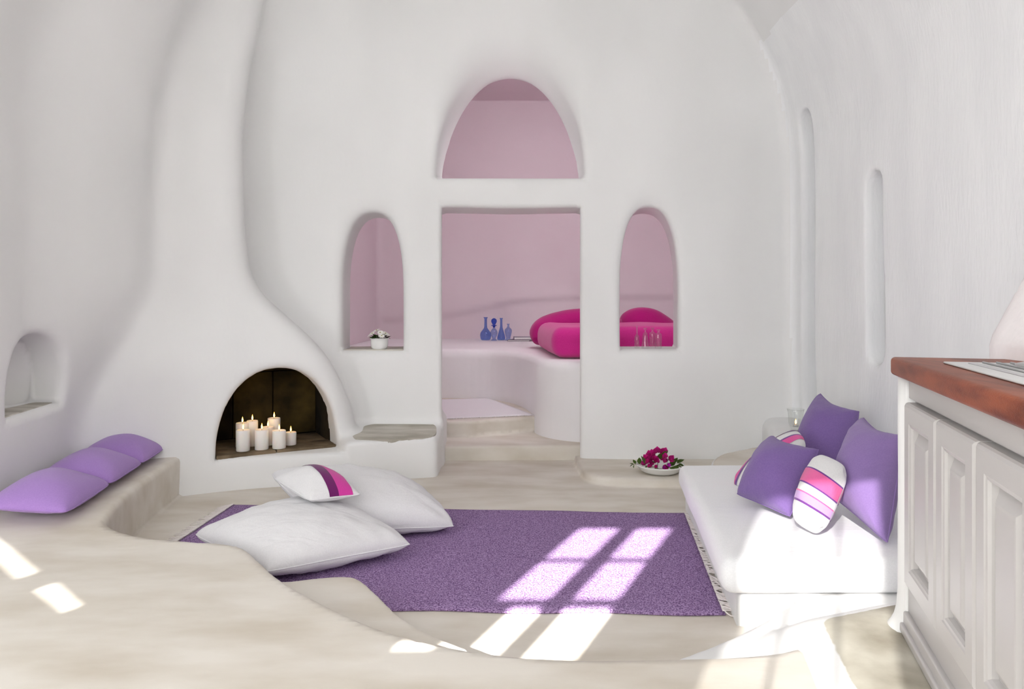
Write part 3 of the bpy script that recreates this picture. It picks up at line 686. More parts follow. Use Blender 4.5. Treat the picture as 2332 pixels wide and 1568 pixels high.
mattress('daybed_mattress', [(0.815, 2.73), (2.10, 2.73), (2.13, 4.38), (1.035, 4.38)], 0.127, 0.272, 'sheet', 'white sheeted daybed mattress carrying the violet pillows', 'mattress')

ZM = 0.275
cushion('throw_pillow', [at(1868, 893, 4.42), at(1958, 935, 4.10), at(1925, 1085, 3.92), at(1795, 1050, 4.25)], 0.15, 0.10, 'violet', 'deep violet pillow at the back leaning on the right wall', 'pillow', 'violet pillows on the daybed', n=32, seam='violet', pinch=0.035, pw=0.42, rc=0.025, dip=0.15, seed=11, wr=0.008, zmin=ZM, skew=-1)
cushion('throw_pillow', [at(1966, 948, 3.48), at(2062, 988, 3.12), at(2022, 1240, 2.88), at(1893, 1128, 3.24)], 0.15, 0.09, 'violet_light', 'large violet pillow at the right end of the daybed beside the cabinet', 'pillow', 'violet pillows on the daybed', n=32, seam='violet_light', pinch=0.035, pw=0.42, rc=0.025, dip=0.15, seed=12, wr=0.008, zmin=ZM, skew=-1)
cushion('throw_pillow', [at(1815, 978, 4.10), at(1838, 1016, 3.80), at(1745, 1150, 3.64), at(1660, 1098, 3.92)], 0.10, 0.075, 'white_knit', 'white pillow with magenta and plum stripes behind the front violet pillow', 'pillow', n=30, pinch=-0.03, pw=0.45, rc=0.16, seed=13, wr=0.005, zmin=ZM, skew=-1,
        stripes=(('u', -0.62, -0.48, 'purple_line', (1,), 'stripe'), ('u', -0.92, -0.62, 'pink_stripe', (1,), 'stripe'), ('u', 0.02, 0.12, 'purple_line', (1,), 'stripe'), ('u', 0.12, 0.50, 'pink_stripe', (1,), 'stripe')))
cushion('throw_pillow', [at(1760, 990, 3.66), at(1867, 1022, 3.36), at(1800, 1178, 3.20), at(1676, 1125, 3.50)], 0.14, 0.07, 'violet', 'smaller violet pillow at the front of the daybed pillows', 'pillow', 'violet pillows on the daybed', n=32, seam='violet', pinch=0.035, pw=0.42, rc=0.025, dip=0.15, seed=14, wr=0.007, zmin=ZM, skew=-1)
cushion('throw_pillow', [at(1858, 1030, 3.23), at(1938, 1068, 3.06), at(1872, 1222, 2.97), at(1798, 1178, 3.12)], 0.095, 0.06, 'white_knit', 'small white knitted pillow with pink and lilac bands', 'pillow', n=30, pinch=-0.04, pw=0.50, rc=0.20, seed=15, wr=0.004, zmin=ZM, skew=-1,
        stripes=(('v', -0.43, -0.39, 'purple_line', (1, -1), 'stripe'), ('v', -0.39, 0.00, 'pink_knit', (1, -1), 'stripe'), ('v', 0.00, 0.04, 'purple_line', (1, -1), 'stripe'),
                 ('v', 0.24, 0.275, 'pink_knit', (1, -1), 'stripe'), ('v', 0.275, 0.47, 'lilac_stripe', (1, -1), 'stripe'), ('v', 0.47, 0.52, 'purple_line', (1, -1), 'stripe')))

# ================================================================== kitchen cabinet, worktop, hob
mat('mahogany', (0.15, 0.030, 0.012), 0.45, (0.30, 0.075, 0.030), 4, 6, 0.12, 60, stretch=(6, 1.2, 6), spec=0.4)
mat('steel', (0.62, 0.62, 0.62), 0.28, metallic=1.0)
mat('steel_white', (0.74, 0.74, 0.73), 0.35, metallic=0.35, spec=0.5)
KO = Vector((1.228, 2.22, 0)); KD = Vector((-0.2895, -0.957, 0)); KI = Vector((0.957, -0.2895, 0))     # far end, along the front towards the viewer, into the wall
KX = Matrix(((KD.x, KI.x, 0, KO.x), (KD.y, KI.y, 0, KO.y), (0, 0, 1, 0), (0, 0, 0, 1)))                    # local x along, y depth, z up
TOPZ = 1.10; KEND = 1.75
cab = empty('kitchen_cabinet', (KO.x, KO.y, ZK)); tag(cab, 'white kitchen base cabinet with panelled doors under the wooden worktop', 'cabinet')
def kbox(name, x0, x1, y0, y1, z0, z1, m, parent=None, bevel=0.004, seg=2):
    o = box(name, x0, x1, y0, y1, z0, z1, m, None, bevel, seg, KX)
    if parent is not None: o.parent = parent; o.matrix_parent_inverse = parent.matrix_basis.inverted()
    return o
def kdepth(x):                     # room behind the front until the plaster wall
    X = KO.x+KD.x*x; return (1.515-X)/KI.x
def kprism(name, poly, z0, z1, m, parent=None, bevel=0.004, seg=2):
    o = prism(name, poly, z0, z1, m, None, bevel, seg, KX)
    if parent is not None: o.parent = parent; o.matrix_parent_inverse = parent.matrix_basis.inverted()
    return o
kprism('carcass', [(0.085, 0.022), (KEND, 0.022), (KEND, kdepth(KEND)-0.02), (0.085, kdepth(0.085)-0.03)], ZK, TOPZ-0.058, 'white_paint', cab, 0.002)
kbox('top_rail', 0.085, KEND, 0.004, 0.03, 0.982, TOPZ-0.058, 'white_paint', cab, 0.002)
kbox('plinth', 0.085, KEND, 0.002, 0.03, ZK+0.002, 0.415, 'white_paint', cab, 0.003)
kbox('plinth_moulding', 0.085, KEND, -0.012, 0.01, ZK+0.002, 0.335, 'white_paint', cab, 0.006, 3)
kbox('plinth_moulding', 0.085, KEND, -0.022, 0.0, ZK+0.002, 0.30, 'white_paint', cab, 0.006, 3)
def kdoor(x0, x1, z0, z1):
    st = 0.068; r_ = 0.010; loops = []
    def rect(ins, y): return [(x0+ins, y, z0+ins), (x1-ins, y, z0+ins), (x1-ins, y, z1-ins), (x0+ins, y, z1-ins)]
    # door frame: outer edge rounded, stiles and rails, ogee down to the groove
    prof = [(0, 0.022), (0, -0.004), (0.003, -0.011), (0.010, -0.016), (st-0.012, -0.016), (st-0.008, -0.0135), (st-0.002, -0.012), (st+0.003, -0.006), (st+0.006, 0.006)]
    V_, F_ = [], []
    for ins, y in prof: V_ += rect(ins, y)
    for i in range(len(prof)-1):
        for j in range(4): F_.append((i*4+j, i*4+(j+1) % 4, (i+1)*4+(j+1) % 4, (i+1)*4+j))
    V_ = [KX @ Vector(v) for v in V_]
    d = mesh('door', V_, F_, 'white_paint', None, False); d.parent = cab; d.matrix_parent_inverse = cab.matrix_basis.inverted()
    prof = [(st+0.004, 0.006), (st+0.012, 0.006), (st+0.030, -0.006), (st+0.036, -0.010), (st+0.042, -0.011)]
    V_, F_ = [], []
    for ins, y in prof: V_ += rect(ins, y)
    for i in range(len(prof)-1):
        for j in range(4): F_.append((i*4+j, i*4+(j+1) % 4, (i+1)*4+(j+1) % 4, (i+1)*4+j))
    b0 = (len(prof)-1)*4; F_.append((b0, b0+1, b0+2, b0+3)); V_ = [KX @ Vector(v) for v in V_]
    mesh('door_panel', V_, F_, 'white_paint', d, False)
    for o in (d, d.children[0]):
        bm = bmesh.new(); bm.from_mesh(o.data); bmesh.ops.recalc_face_normals(bm, faces=bm.faces); bm.to_mesh(o.data); bm.free()
for (a, b) in ((0.112, 0.436), (0.442, 0.733), (0.739, 1.05), (1.056, 1.37)): kdoor(a, b, 0.425, 0.972)
# plastered end post of the cabinet
post = catmull([(0.085, 0.20), (0.085, 0.02), (0.075, -0.006), (0.045, -0.016), (0.012, -0.006), (-0.002, 0.03), (-0.004, 0.20)], 4)
def plaster_post():
    bm = bmesh.new(); rings = []
    for z in [ZK-0.01, ZK+0.01, ZK+0.03, ZK+0.06, ZK+0.11, 0.45, 0.6, 0.75, 0.9, TOPZ-0.058]:
        fl = 0.028*math.exp(-(z-ZK)/0.035); ring = []
        for p in post:
            c_ = np.array((0.045, 0.08)); d = p-c_; L = np.linalg.norm(d); q = c_+d*(1+fl/max(L, 0.01))
            w = KX @ Vector((q[0], q[1], z)); n_ = mnoise.noise(w*9)*0.004; w += Vector((n_, n_, 0)); ring.append(bm.verts.new(w))
        rings.append(ring)
    for a, b in zip(rings, rings[1:]):
        for i in range(len(post)-1): bm.faces.new((a[i], a[i+1], b[i+1], b[i]))
        bm.faces.new((a[-1], a[0], b[0], b[-1]))
    bm.faces.new(rings[-1]); bm.faces.new(rings[0][::-1])
    o = from_bm('end_post', bm, 'plaster'); o.parent = cab; o.matrix_parent_inverse = cab.matrix_basis.inverted(); o['label'] = 'rough white plaster post'
plaster_post()
wt = kprism('worktop', [(-0.012, -0.028), (KEND, -0.028), (KEND, kdepth(KEND)-0.012), (-0.012, kdepth(-0.012)-0.004)], TOPZ-0.057, TOPZ, 'mahogany', None, 0.013, 4)
tag(wt, 'reddish brown wooden worktop with rounded edge', 'worktop')
hob = empty('hob', tuple(KX @ Vector((0.6, 0.18, TOPZ)))); tag(hob, 'steel hob tray set on the wooden worktop', 'hob')
def hpart(o): o.parent = hob; o.matrix_parent_inverse = hob.matrix_basis.inverted(); return o
HX0, HX1, HY0, HY1 = 0.24, 0.95, 0.055, 0.36
hpart(kbox('tray', HX0, HX1, HY0, HY1, TOPZ+0.0005, TOPZ+0.0065, 'steel_white', None, 0.004, 3))
hpart(kbox('rim', HX0+0.055, HX1-0.055, HY0+0.045, HY1-0.04, TOPZ+0.005, TOPZ+0.0085, 'steel', None, 0.002, 2))
hpart(kbox('well', HX0+0.07, HX1-0.07, HY0+0.058, HY1-0.052, TOPZ+0.007, TOPZ+0.0095, 'steel_white', None, 0.001, 1))
for i in range(6):
    y = HY0+0.075+i*0.032
    v, f = tube_data([KX @ Vector((HX0+0.075, y, TOPZ+0.012)), KX @ Vector((HX1-0.075, y, TOPZ+0.012))], 0.0028, 8); hpart(mesh('rod', v, f, 'steel'))
for bx_ in (HX0+0.2, HX1-0.2):
    c_ = KX @ Vector((bx_, (HY0+HY1)/2, TOPZ+0.009)); hpart(lathe('burner', [(0, 0), (0.045, 0), (0.045, 0.010), (0.03, 0.014), (0, 0.014)], 'steel', None, 24, c_))

# ================================================================== glass things
def glass(name, color):
    """thin-walled glass: tinted see-through with reflections that grow towards the rim"""
    m = bpy.data.materials.new(name); m.use_nodes = True; nt = m.node_tree; nt.nodes.remove(nt.nodes['Principled BSDF'])
    t = N(nt, 'ShaderNodeBsdfTransparent'); t.inputs[0].default_value = (*color, 1); g = N(nt, 'ShaderNodeBsdfGlossy'); g.inputs['Roughness'].default_value = 0.04
    lw = N(nt, 'ShaderNodeLayerWeight'); lw.inputs[0].default_value = 0.5; pw_ = N(nt, 'ShaderNodeMath', operation='POWER'); nt.links.new(lw.outputs['Facing'], pw_.inputs[0]); pw_.inputs[1].default_value = 4.0
    f = N(nt, 'ShaderNodeMath', operation='MULTIPLY_ADD'); nt.links.new(pw_.outputs[0], f.inputs[0]); f.inputs[1].default_value = 0.45; f.inputs[2].default_value = 0.045; mx = N(nt, 'ShaderNodeMixShader')
    nt.links.new(f.outputs[0], mx.inputs[0]); nt.links.new(t.outputs[0], mx.inputs[1]); nt.links.new(g.outputs[0], mx.inputs[2]); nt.links.new(mx.outputs[0], nt.nodes['Material Output'].inputs[0])
    MATS[name] = m
glass('clear_glass', (0.97, 0.975, 0.97)); glass('blue_glass', (0.66, 0.75, 0.94)); glass('pale_blue_glass', (0.79, 0.84, 0.96)); glass('deep_blue_glass', (0.20, 0.32, 0.80))
def bottle(px, base_px, Y, hpx, prof, m, label, cat, group, name, zb, wall=0.0022, stopper=None, rot=0):
    """prof: (radius, height) of the outside as fractions of the height"""
    X = (px-1166)/F_PX*Y; h = hpx/F_PX*Y
    t = empty(name, (X, Y, zb)); tag(t, label, cat, group)
    pr = catmull([(r*h, z*h) for r, z in prof], 4); out = [(max(float(p[0]), 0.0005), float(p[1])) for p in pr]
    inn = [(max(r-wall, 0.0004), max(z, 0.006)) for r, z in out if z > 0.005][::-1]
    lathe('glass_body', [(0, 0.0)]+out+inn+[(0, 0.006)], m, t, 32)
    R_ = out[-1][0]
    rim = [(R_+0.0022*math.cos(a), h+0.0022*math.sin(a)) for a in np.linspace(0, 2*math.pi, 9)]
    lathe('lip', rim, m, t, 28)
    if stopper: lathe('stopper', [(0, 0), (R_*0.8, 0.0), (R_*0.9, 0.02), (R_*1.9, 0.022), (R_*1.9, 0.030), (R_*0.8, 0.034), (R_*1.3, 0.05), (R_*1.9, 0.075), (R_*1.8, 0.10), (R_*0.9, 0.118), (0, 0.122)], stopper, t, 24, (0, 0, h-0.022))
    return t
YBt = 9.30
BG = 'blue glass bottles on the bed platform'
bottle(1106, 772, YBt, 52, [(0.15, 0), (0.215, 0.05), (0.245, 0.2), (0.225, 0.33), (0.14, 0.45), (0.075, 0.55), (0.062, 0.7), (0.062, 0.93), (0.095, 0.985), (0.095, 1.0)], 'blue_glass', 'wide round-bellied blue glass decanter, leftmost of four', 'bottle', BG, 'glass_decanter', ZB3)
bottle(1125, 773, YBt-0.12, 34, [(0.19, 0), (0.18, 0.06), (0.11, 0.14), (0.2, 0.36), (0.24, 0.55), (0.17, 0.74), (0.07, 0.85), (0.065, 0.96), (0.1, 0.99), (0.1, 1.0)], 'pale_blue_glass', 'small blue glass decanter with dark blue stopper', 'bottle', BG, 'glass_decanter', ZB3, stopper='deep_blue_glass')
bottle(1141.5, 771, YBt+0.03, 50, [(0.14, 0), (0.18, 0.04), (0.18, 0.16), (0.12, 0.38), (0.065, 0.58), (0.055, 0.75), (0.055, 0.93), (0.075, 0.985), (0.075, 1.0)], 'blue_glass', 'tall slender blue glass bottle tapering to a long neck', 'bottle', BG, 'glass_bottle', ZB3)
bottle(1157.5, 771, YBt, 37, [(0.19, 0), (0.18, 0.06), (0.13, 0.12), (0.18, 0.32), (0.225, 0.55), (0.2, 0.68), (0.09, 0.79), (0.065, 0.87), (0.065, 0.95), (0.095, 0.985), (0.095, 1.0)], 'pale_blue_glass', 'short pale blue glass vase with shoulders, rightmost of four', 'bottle', BG, 'glass_bottle', ZB3)
mat('book_cover', (0.13, 0.09, 0.13), 0.5); mat('book_cover_grey', (0.36, 0.31, 0.37), 0.4); mat('paper', (0.82, 0.80, 0.78), 0.8)
def book(cx_, cy_, z, w, d, h, rz, cover, label):
    t = empty('book', (cx_, cy_, z), rz); tag(t, label, 'book', 'books beside the blue bottles')
    box('cover', -w/2, w/2, -d/2, d/2, 0, 0.004, cover, t, 0.001); box('cover', -w/2, w/2, -d/2, d/2, h-0.004, h, cover, t, 0.001)
    box('pages', -w/2+0.004, w/2-0.006, -d/2+0.005, d/2-0.005, 0.004, h-0.004, 'paper', t); box('spine', -w/2, -w/2+0.005, -d/2, d/2, 0, h, cover, t, 0.001)
bk = onz(1176, 776, ZB3)
book(bk.x+0.07, bk.y+0.05, ZB3+0.001, 0.29, 0.36, 0.020, -0.25, 'book_cover', 'dark thin book lying underneath beside the blue bottles')
book(bk.x+0.10, bk.y+0.02, ZB3+0.0225, 0.27, 0.26, 0.032, 0.04, 'book_cover_grey', 'grey-violet book on top beside the blue bottles')
SILL2 = 0.912-0.012
CG = 'clear bottles in the right niche'
def sill_z(Y): return 0.912-0.01*(Y-YB)
bottle(1450.5, 793, 5.62, 49, [(0.105, 0), (0.115, 0.02), (0.115, 0.45), (0.09, 0.55), (0.045, 0.63), (0.04, 0.75), (0.045, 0.97), (0.05, 1.0)], 'clear_glass', 'clear bottle with tallest thin neck, leftmost in the niche', 'bottle', CG, 'glass_bottle', sill_z(5.62)+0.001, 0.0018)
bottle(1469.5, 795, 5.58, 46, [(0.185, 0), (0.185, 0.05), (0.15, 0.4), (0.11, 0.70), (0.045, 0.80), (0.05, 0.9), (0.085, 0.985), (0.085, 1.0)], 'clear_glass', 'clear conical bottle with flared lip', 'bottle', CG, 'glass_bottle', sill_z(5.58)+0.001, 0.0018)
bottle(1486, 793, 5.66, 45, [(0.15, 0), (0.16, 0.03), (0.16, 0.62), (0.145, 0.74), (0.065, 0.80), (0.06, 0.9), (0.085, 0.985), (0.085, 1.0)], 'clear_glass', 'clear square-shouldered bottle behind the rightmost one', 'bottle', CG, 'glass_bottle', sill_z(5.66)+0.001, 0.0018)
bottle(1499.5, 794, 5.58, 42, [(0.165, 0), (0.175, 0.03), (0.175, 0.66), (0.155, 0.78), (0.075, 0.84), (0.07, 0.93), (0.10, 0.985), (0.10, 1.0)], 'clear_glass', 'clear broad bottle at the right end of the niche row', 'bottle', CG, 'glass_bottle', sill_z(5.58)+0.001, 0.0018)

# candle glass on the corner ledge
gY = 4.88; gb = 0.386
gz = empty('candle_glass', ((1812-1166)/F_PX*gY, gY, gb)); tag(gz, 'bell-shaped clear glass candle holder beside the deep violet pillow', 'candle holder')
lathe('glass_bowl', [(0, 0), (0.030, 0), (0.034, 0.004), (0.028, 0.012), (0.038, 0.024), (0.047, 0.05), (0.049, 0.09), (0.051, 0.125), (0.058, 0.150), (0.0565, 0.151), (0.049, 0.125), (0.0465, 0.09), (0.0445, 0.052), (0.035, 0.028), (0.0, 0.024)], 'clear_glass', gz, 36)
tl = empty('tealight', (gz.location.x, gz.location.y, gb+0.0285)); tag(tl, 'lit white tealight inside the glass holder', 'candle')
lathe('cup', [(0, 0), (0.019, 0), (0.019, 0.014), (0.0182, 0.014), (0.018, 0.002), (0, 0.002)], 'steel', tl, 24)
lathe('wax_body', [(0, 0.003), (0.0178, 0.003), (0.0178, 0.012), (0, 0.012)], 'wax', tl, 24)
fl = lathe('flame', FLAME, 'flame', tl, 12, (0, 0, 0.016)); lathe('flame_core', [(a*0.55, b*0.75) for a, b in FLAME], 'flame_core', fl, 10, (0, -0.004, 0.019))

# ================================================================== plants
mat('white_glaze', (0.84, 0.84, 0.82), 0.18, spec=0.5); mat('leaf_dark', (0.030, 0.065, 0.012), 0.5, (0.06, 0.11, 0.02), 20); mat('leaf', (0.055, 0.10, 0.018), 0.5, (0.10, 0.16, 0.03), 20)
mat('petal_white', (0.88, 0.87, 0.82), 0.6); mat('daisy_eye', (0.35, 0.33, 0.05), 0.8); mat('bract', (0.52, 0.008, 0.16), 0.6, (0.62, 0.02, 0.26), 25); mat('bract_violet', (0.55, 0.03, 0.50), 0.6); mat('twig', (0.10, 0.06, 0.03), 0.8); mat('soil', (0.05, 0.035, 0.02), 0.9)
def leaf_data(L, W, cup=0.12, tip=0.25, teeth=0):
    v, f = [], []; n = 6
    for i in range(n+1):
        t = i/n; w = W*math.sin(math.pi*min(1, t**0.8))*(1.0 if t < 1 else 0)*0.5
        if teeth and i % 2: w *= 0.6
        y = L*t; z = -tip*L*t*t
        v += [(-w, y, z+cup*w), (0, y, z), (w, y, z+cup*w)]
    for i in range(n):
        a = i*3; f += [(a, a+1, a+4, a+3), (a+1, a+2, a+5, a+4)]
    return v, f
LEAVES = {}
def leaf_obj(name, key, m, mtx, parent):
    if (key, m) not in LEAVES:
        v, f = leaf_data(*key); me = bpy.data.meshes.new(name); me.from_pydata(v, [], f); me.materials.append(MATS[m]); me.shade_smooth(); LEAVES[key, m] = me
    o = bpy.data.objects.new(name, LEAVES[key, m]); COL.objects.link(o); o.parent = parent; o.matrix_basis = mtx; return o
def orient(p, dirv, upv=(0, 0, 1), roll=0.0):
    d = Vector(dirv).normalized(); u = Vector(upv); x = d.cross(u)
    if x.length < 1e-4: x = Vector((1, 0, 0))
    x.normalize(); z = x.cross(d)
    M = Matrix((x, d, z)).transposed().to_4x4(); return Matrix.Translation(p) @ M @ Matrix.Rotation(roll, 4, 'Y')
# daisy pot in the left niche
pY = 5.60; px_ = (864-1166)/F_PX*pY; pz = 0.905-0.02*(pY-YB)+0.001
pot = lathe('flower_pot', [(0, 0), (0.045, 0), (0.058, 0.006), (0.066, 0.022), (0.069, 0.05), (0.068, 0.076), (0.072, 0.083), (0.078, 0.086), (0.078, 0.089), (0.070, 0.088), (0.064, 0.08), (0.062, 0.02), (0, 0.012)], 'white_glaze', None, 40)
pot.location = (px_, pY, pz); tag(pot, 'small white glazed pot with daisies in the left niche', 'flower pot')
dp = empty('daisy_plant', (px_, pY, pz+0.075)); tag(dp, 'white daisies with dark green leaves growing in the white pot', 'plant')
lathe('soil', [(0, 0), (0.058, 0), (0.06, 0.003), (0, 0.006)], 'soil', dp, 20)
rnd = random.Random(3)
for i in range(34):
    a = rnd.uniform(0, 2*math.pi); e = rnd.uniform(0.1, 0.9); r0 = rnd.uniform(0.01, 0.05)
    leaf_obj('leaf', (0.05, 0.034, 0.15, 0.25, 1), 'leaf_dark', orient((r0*math.cos(a), r0*math.sin(a), 0.005+rnd.uniform(0, 0.02)), (math.cos(a), math.sin(a), e), roll=rnd.uniform(-0.5, 0.5)), dp)
for (dx, dy, dz, tx, ty) in ((-0.072, -0.01, 0.040, -0.8, -0.4), (-0.050, -0.035, 0.052, -0.6, -0.6), (-0.022, 0.0, 0.075, -0.3, -0.3), (0.012, -0.03, 0.058, 0.1, -0.8), (0.028, 0.015, 0.062, 0.2, -0.1), (0.052, -0.02, 0.050, 0.6, -0.5), (0.062, 0.01, 0.045, 0.8, -0.2), (0.028, -0.05, 0.034, 0.2, -1.0), (-0.005, 0.03, 0.066, 0, 0.2)):
    v, f = tube_data([(dx*0.3, dy*0.3, 0), (dx*0.7, dy*0.7, dz*0.6), (dx, dy, dz)], 0.0012, 5); st = mesh('stem', v, f, 'leaf_dark', dp)
    nd = Vector((tx, ty, 1.0)).normalized(); M = orient((dx, dy, dz), nd.orthogonal(), nd)
    items = []
    for q in range(15):
        w = 2*math.pi*q/15+rnd.uniform(-.1, .1); R3 = Matrix.Rotation(w, 4, 'Z') @ Matrix.Rotation(0.18, 4, 'X'); lv, lf = leaf_data(0.030, 0.0095, 0.1, 0.15); items.append(([(M @ R3 @ Vector(p)) for p in lv], lf))
    v, f = join_data(items); fh = mesh('flower_head', v, f, 'petal_white', dp)
    lathe('flower_eye', [(0.0055, -0.001), (0.005, 0.003), (0, 0.005)], 'daisy_eye', fh, 10, M @ Vector((0, 0, 0.001)))
# bougainvillea in a white dish
bY = 5.03; bX = (1503-1166)/F_PX*bY; bz = 0.062
dish = lathe('flower_dish', [(0, 0.004), (0.10, 0.0), (0.118, 0.003), (0.145, 0.020), (0.162, 0.045), (0.172, 0.052), (0.173, 0.057), (0.168, 0.059), (0.158, 0.054), (0.14, 0.028), (0.112, 0.012), (0, 0.010)], 'white_glaze', None, 56)
dish.location = (bX, bY, bz); tag(dish, 'shallow white dish holding bougainvillea at the foot of the wall', 'dish')
def bract_cluster(parent, p, d, s, m):
    d = Vector(d).normalized(); o1 = d.orthogonal().normalized(); o2 = d.cross(o1)
    for q in range(3):
        w = 2*math.pi*q/3+rnd.uniform(0, 1); side_ = o1*math.cos(w)+o2*math.sin(w)
        leaf_obj('bract', (0.042, 0.040, 0.5, -0.35), m, orient(p, d*0.85+side_*0.75, d) @ Matrix.Scale(s, 4), parent)
def sprig(label, pts, clusters, leaves, m='bract'):
    t = empty('bougainvillea_sprig', (bX, bY, bz+0.014)); tag(t, label, 'flower', 'cut bougainvillea in the white dish')
    v, f = tube_data(pts, 0.0022, 6, 0.0012); mesh('stem', v, f, 'twig', t)
    for p, d, s in clusters: bract_cluster(t, p, d, s, m)
    for p, d, L in leaves: leaf_obj('leaf', (0.055, 0.036, 0.25, 0.2), 'leaf', orient(p, d, (0, 0.2, 1), rnd.uniform(-0.8, 0.8)) @ Matrix.Scale(L, 4), t)
    return t
def rv(s): return Vector((rnd.uniform(-s, s), rnd.uniform(-s, s), rnd.uniform(-s, s)))
sprig('bougainvillea sprig with green leafy tip hanging over the dish rim', [(-0.03, 0, 0.02), (-0.10, -0.02, 0.035), (-0.16, -0.03, 0.052), (-0.20, -0.03, 0.045)],
      [((-0.06, -0.02, 0.04), (-0.3, -0.5, 0.7), 1.0), ((-0.045, 0.0, 0.07), (-0.5, -0.3, 0.8), 1.1)],
      [((-0.15, -0.03, 0.05), (-0.15, -0.1, 1), 0.95), ((-0.115, -0.02, 0.05), (-0.25, -0.3, 1), 1.35), ((-0.18, -0.03, 0.05), (-0.4, 0, 0.9), 0.7), ((-0.195, -0.03, 0.045), (-0.8, -0.2, 0.5), 0.6), ((-0.2, -0.03, 0.045), (-1, -0.2, -0.4), 0.5), ((-0.19, -0.03, 0.045), (-0.3, -0.6, -0.6), 0.5), ((-0.09, -0.04, 0.04), (-0.7, -0.8, 0.0), 0.8)])
cl = []
for i in range(26):
    a = rnd.uniform(0, 2*math.pi); e = rnd.uniform(0.05, 1.0); r0 = 0.082*math.sqrt(max(0, 1-e*e))
    p = Vector((-0.015+r0*math.cos(a)*1.05, r0*math.sin(a)*0.8, 0.022+0.112*e)); cl.append((p, Vector((math.cos(a)*(1-e), math.sin(a)*(1-e)-0.45, e+0.2)), rnd.uniform(0.95, 1.25)))
sprig('dense upright heap of crimson bougainvillea bracts in the dish middle', [(-0.02, 0, 0.0), (-0.015, 0, 0.06), (0.0, 0, 0.11)], cl[:18],
      [((-0.005, -0.04, 0.085), (-0.15, -0.3, 1), 1.0), ((0.02, -0.03, 0.09), (0.15, -0.2, 1), 1.15), ((0.025, -0.02, 0.095), (0.35, -0.1, 1), 1.1), ((-0.05, -0.05, 0.06), (-0.5, -0.5, 0.6), 0.9), ((0.03, -0.05, 0.05), (0.5, -0.6, 0.3), 0.9)])
sprig('small crimson bougainvillea sprig lying at the front of the dish', [(-0.06, -0.06, 0.02), (0.0, -0.09, 0.03), (0.04, -0.08, 0.03)], [(c[0]+Vector((0.01, -0.03, -0.02)), c[1], c[2]*0.95) for c in cl[18:]]+[((-0.05, -0.10, 0.045), (-0.2, -1, 0.5), 0.7), ((0.0, -0.105, 0.045), (0.1, -1, 0.4), 0.75)],
      [((-0.03, -0.09, 0.035), (-0.6, -0.6, 0.2), 0.8), ((0.02, -0.09, 0.04), (0.5, -0.7, 0.3), 0.8), ((-0.07, -0.08, 0.035), (-0.8, -0.5, 0.3), 0.7)])
sprig('leafy green bougainvillea sprig with violet bracts on the right of the dish', [(0.02, -0.02, 0.02), (0.07, -0.03, 0.045), (0.12, -0.03, 0.06)], [((0.035, -0.095, 0.05), (0.1, -1, 0.6), 0.85), ((0.0, -0.115, 0.042), (0, -1, 0.5), 0.6)],
      [((0.06, -0.05, 0.04), (0.4, -0.5, 0.6), 1.1), ((0.09, -0.03, 0.05), (0.3, -0.2, 0.8), 1.1), ((0.115, -0.03, 0.055), (0.7, -0.2, 0.6), 1.1), ((0.12, -0.04, 0.05), (0.9, -0.5, -0.1), 1.0), ((0.08, -0.06, 0.04), (0.5, -0.9, 0.0), 1.1), ((0.06, -0.08, 0.04), (0.2, -1, 0.0), 1.0), ((0.10, -0.07, 0.045), (0.8, -0.7, 0.1), 1.0), ((0.05, 0.0, 0.05), (0.4, 0.3, 0.8), 1.0)], 'bract_violet')

# ================================================================== bedroom things
fabric('mat_weave', (0.80, 0.77, 0.80), weave=90, bump=0.6)
MC = [onz(1000, 956, ZB2), onz(1216, 946, ZB2), onz(1112, 907, ZB2), onz(995, 911, ZB2)]
MC[0] = Vector((-0.64, 6.10, ZB2)); vs_, fs = [], []; n = 24
for lev in (0, 1):
    for j in range(n+1):
        for i in range(n+1):
            a, b = i/n, j/n; p = MC[0]*(1-a)*(1-b)+MC[1]*a*(1-b)+MC[2]*a*b+MC[3]*(1-a)*b
            vs_.append((p.x, p.y, ZB2+0.002+lev*(0.008 if min(i, j, n-i, n-j) else 0.005)+0.0015*lev*mnoise.noise(p*6)))
for j in range(n):
    for i in range(n):
        q = [j*(n+1)+i, j*(n+1)+i+1, (j+1)*(n+1)+i+1, (j+1)*(n+1)+i]; o_ = (n+1)**2
        fs.append([c+o_ for c in q]); fs.append(q[::-1])
        for e_, cond in (((0, 1), j == 0), ((1, 2), i == n-1), ((2, 3), j == n-1), ((3, 0), i == 0)):
            if cond: fs.append([q[e_[0]], q[e_[1]], q[e_[1]]+o_, q[e_[0]]+o_])
wm = mesh('floor_mat', vs_, fs, 'mat_weave'); tag(wm, 'white woven mat on the bedroom floor behind the doorway steps', 'mat')
items = []
for i in range(46):
    t = i/45; p = MC[0].lerp(MC[1], t); L = random.uniform(0.02, 0.035); a = random.uniform(-0.4, 0.4)
    items.append(tube_data([(p.x, p.y, ZB2+0.006), (p.x+math.sin(a)*L*0.5, p.y-L*0.5, ZB2+0.005), (p.x+math.sin(a)*L, p.y-L, ZB2+0.003)], 0.002, 5))
v, f = join_data(items); fo = mesh('fringe', v, f, 'fringe_yarn', wm); fo['kind'] = 'stuff'

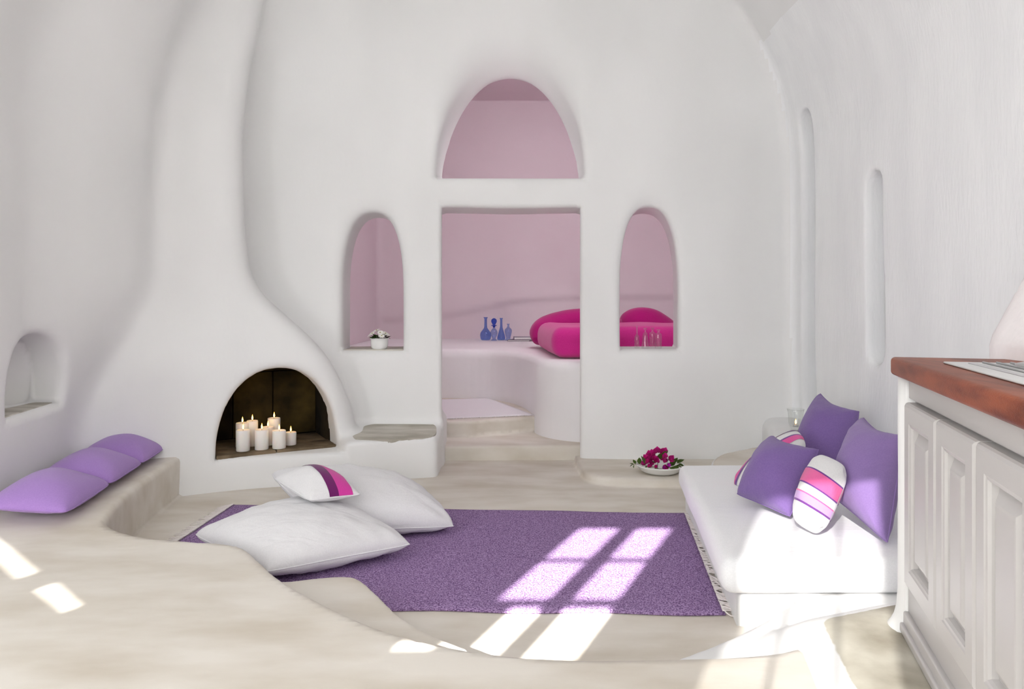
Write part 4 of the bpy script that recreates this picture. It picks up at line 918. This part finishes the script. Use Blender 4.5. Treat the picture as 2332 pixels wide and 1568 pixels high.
mattress('bed_mattress', [(0.36, 6.13), (2.9, 6.13), (2.9, 7.55), (0.26, 7.45)], ZB3+0.004, 1.068, 'magenta', 'thick magenta bed mattress on the white masonry platform', 'mattress', r=0.11, nseg=30, sag=0.012)
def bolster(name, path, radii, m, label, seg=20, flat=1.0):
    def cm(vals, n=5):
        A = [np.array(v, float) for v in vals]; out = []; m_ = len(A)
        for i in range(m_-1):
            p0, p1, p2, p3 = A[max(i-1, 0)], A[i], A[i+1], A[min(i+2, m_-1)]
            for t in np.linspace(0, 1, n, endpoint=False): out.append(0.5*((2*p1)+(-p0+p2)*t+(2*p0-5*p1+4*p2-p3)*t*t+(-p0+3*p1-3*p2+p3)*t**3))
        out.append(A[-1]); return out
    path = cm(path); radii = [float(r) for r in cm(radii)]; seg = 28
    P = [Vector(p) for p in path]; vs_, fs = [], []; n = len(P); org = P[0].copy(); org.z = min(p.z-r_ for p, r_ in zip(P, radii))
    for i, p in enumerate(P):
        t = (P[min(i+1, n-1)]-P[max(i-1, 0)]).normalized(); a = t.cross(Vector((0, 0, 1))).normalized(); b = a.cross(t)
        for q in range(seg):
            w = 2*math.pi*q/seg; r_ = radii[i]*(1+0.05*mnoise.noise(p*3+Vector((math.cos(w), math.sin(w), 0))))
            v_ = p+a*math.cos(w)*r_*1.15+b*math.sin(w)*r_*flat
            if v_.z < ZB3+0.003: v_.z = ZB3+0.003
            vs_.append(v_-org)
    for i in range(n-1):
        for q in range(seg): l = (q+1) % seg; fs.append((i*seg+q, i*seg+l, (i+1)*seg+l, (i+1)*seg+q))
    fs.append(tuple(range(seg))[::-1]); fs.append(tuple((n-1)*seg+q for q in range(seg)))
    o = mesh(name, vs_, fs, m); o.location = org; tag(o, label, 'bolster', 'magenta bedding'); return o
bolster('bed_bolster', [(0.275, 7.50, 0.86), (0.32, 7.58, 0.93), (0.42, 7.70, 0.985), (0.60, 7.80, 1.02), (0.85, 7.86, 1.035), (1.05, 7.88, 1.03), (1.22, 7.88, 1.02)], [0.05, 0.13, 0.16, 0.175, 0.175, 0.15, 0.07], 'magenta_shaded', 'magenta rolled quilt with its shade painted in, behind the mattress seen through the doorway')
bolster('bed_bolster', [(1.30, 8.16, 0.98), (1.36, 8.16, 1.01), (1.46, 8.16, 1.03), (1.58, 8.16, 1.03), (1.70, 8.15, 0.99), (1.85, 8.13, 0.93), (1.98, 8.13, 0.87)], [0.10, 0.16, 0.19, 0.185, 0.165, 0.12, 0.07], 'magenta_shaded', 'humped magenta quilt behind the mattress seen through the right niche')
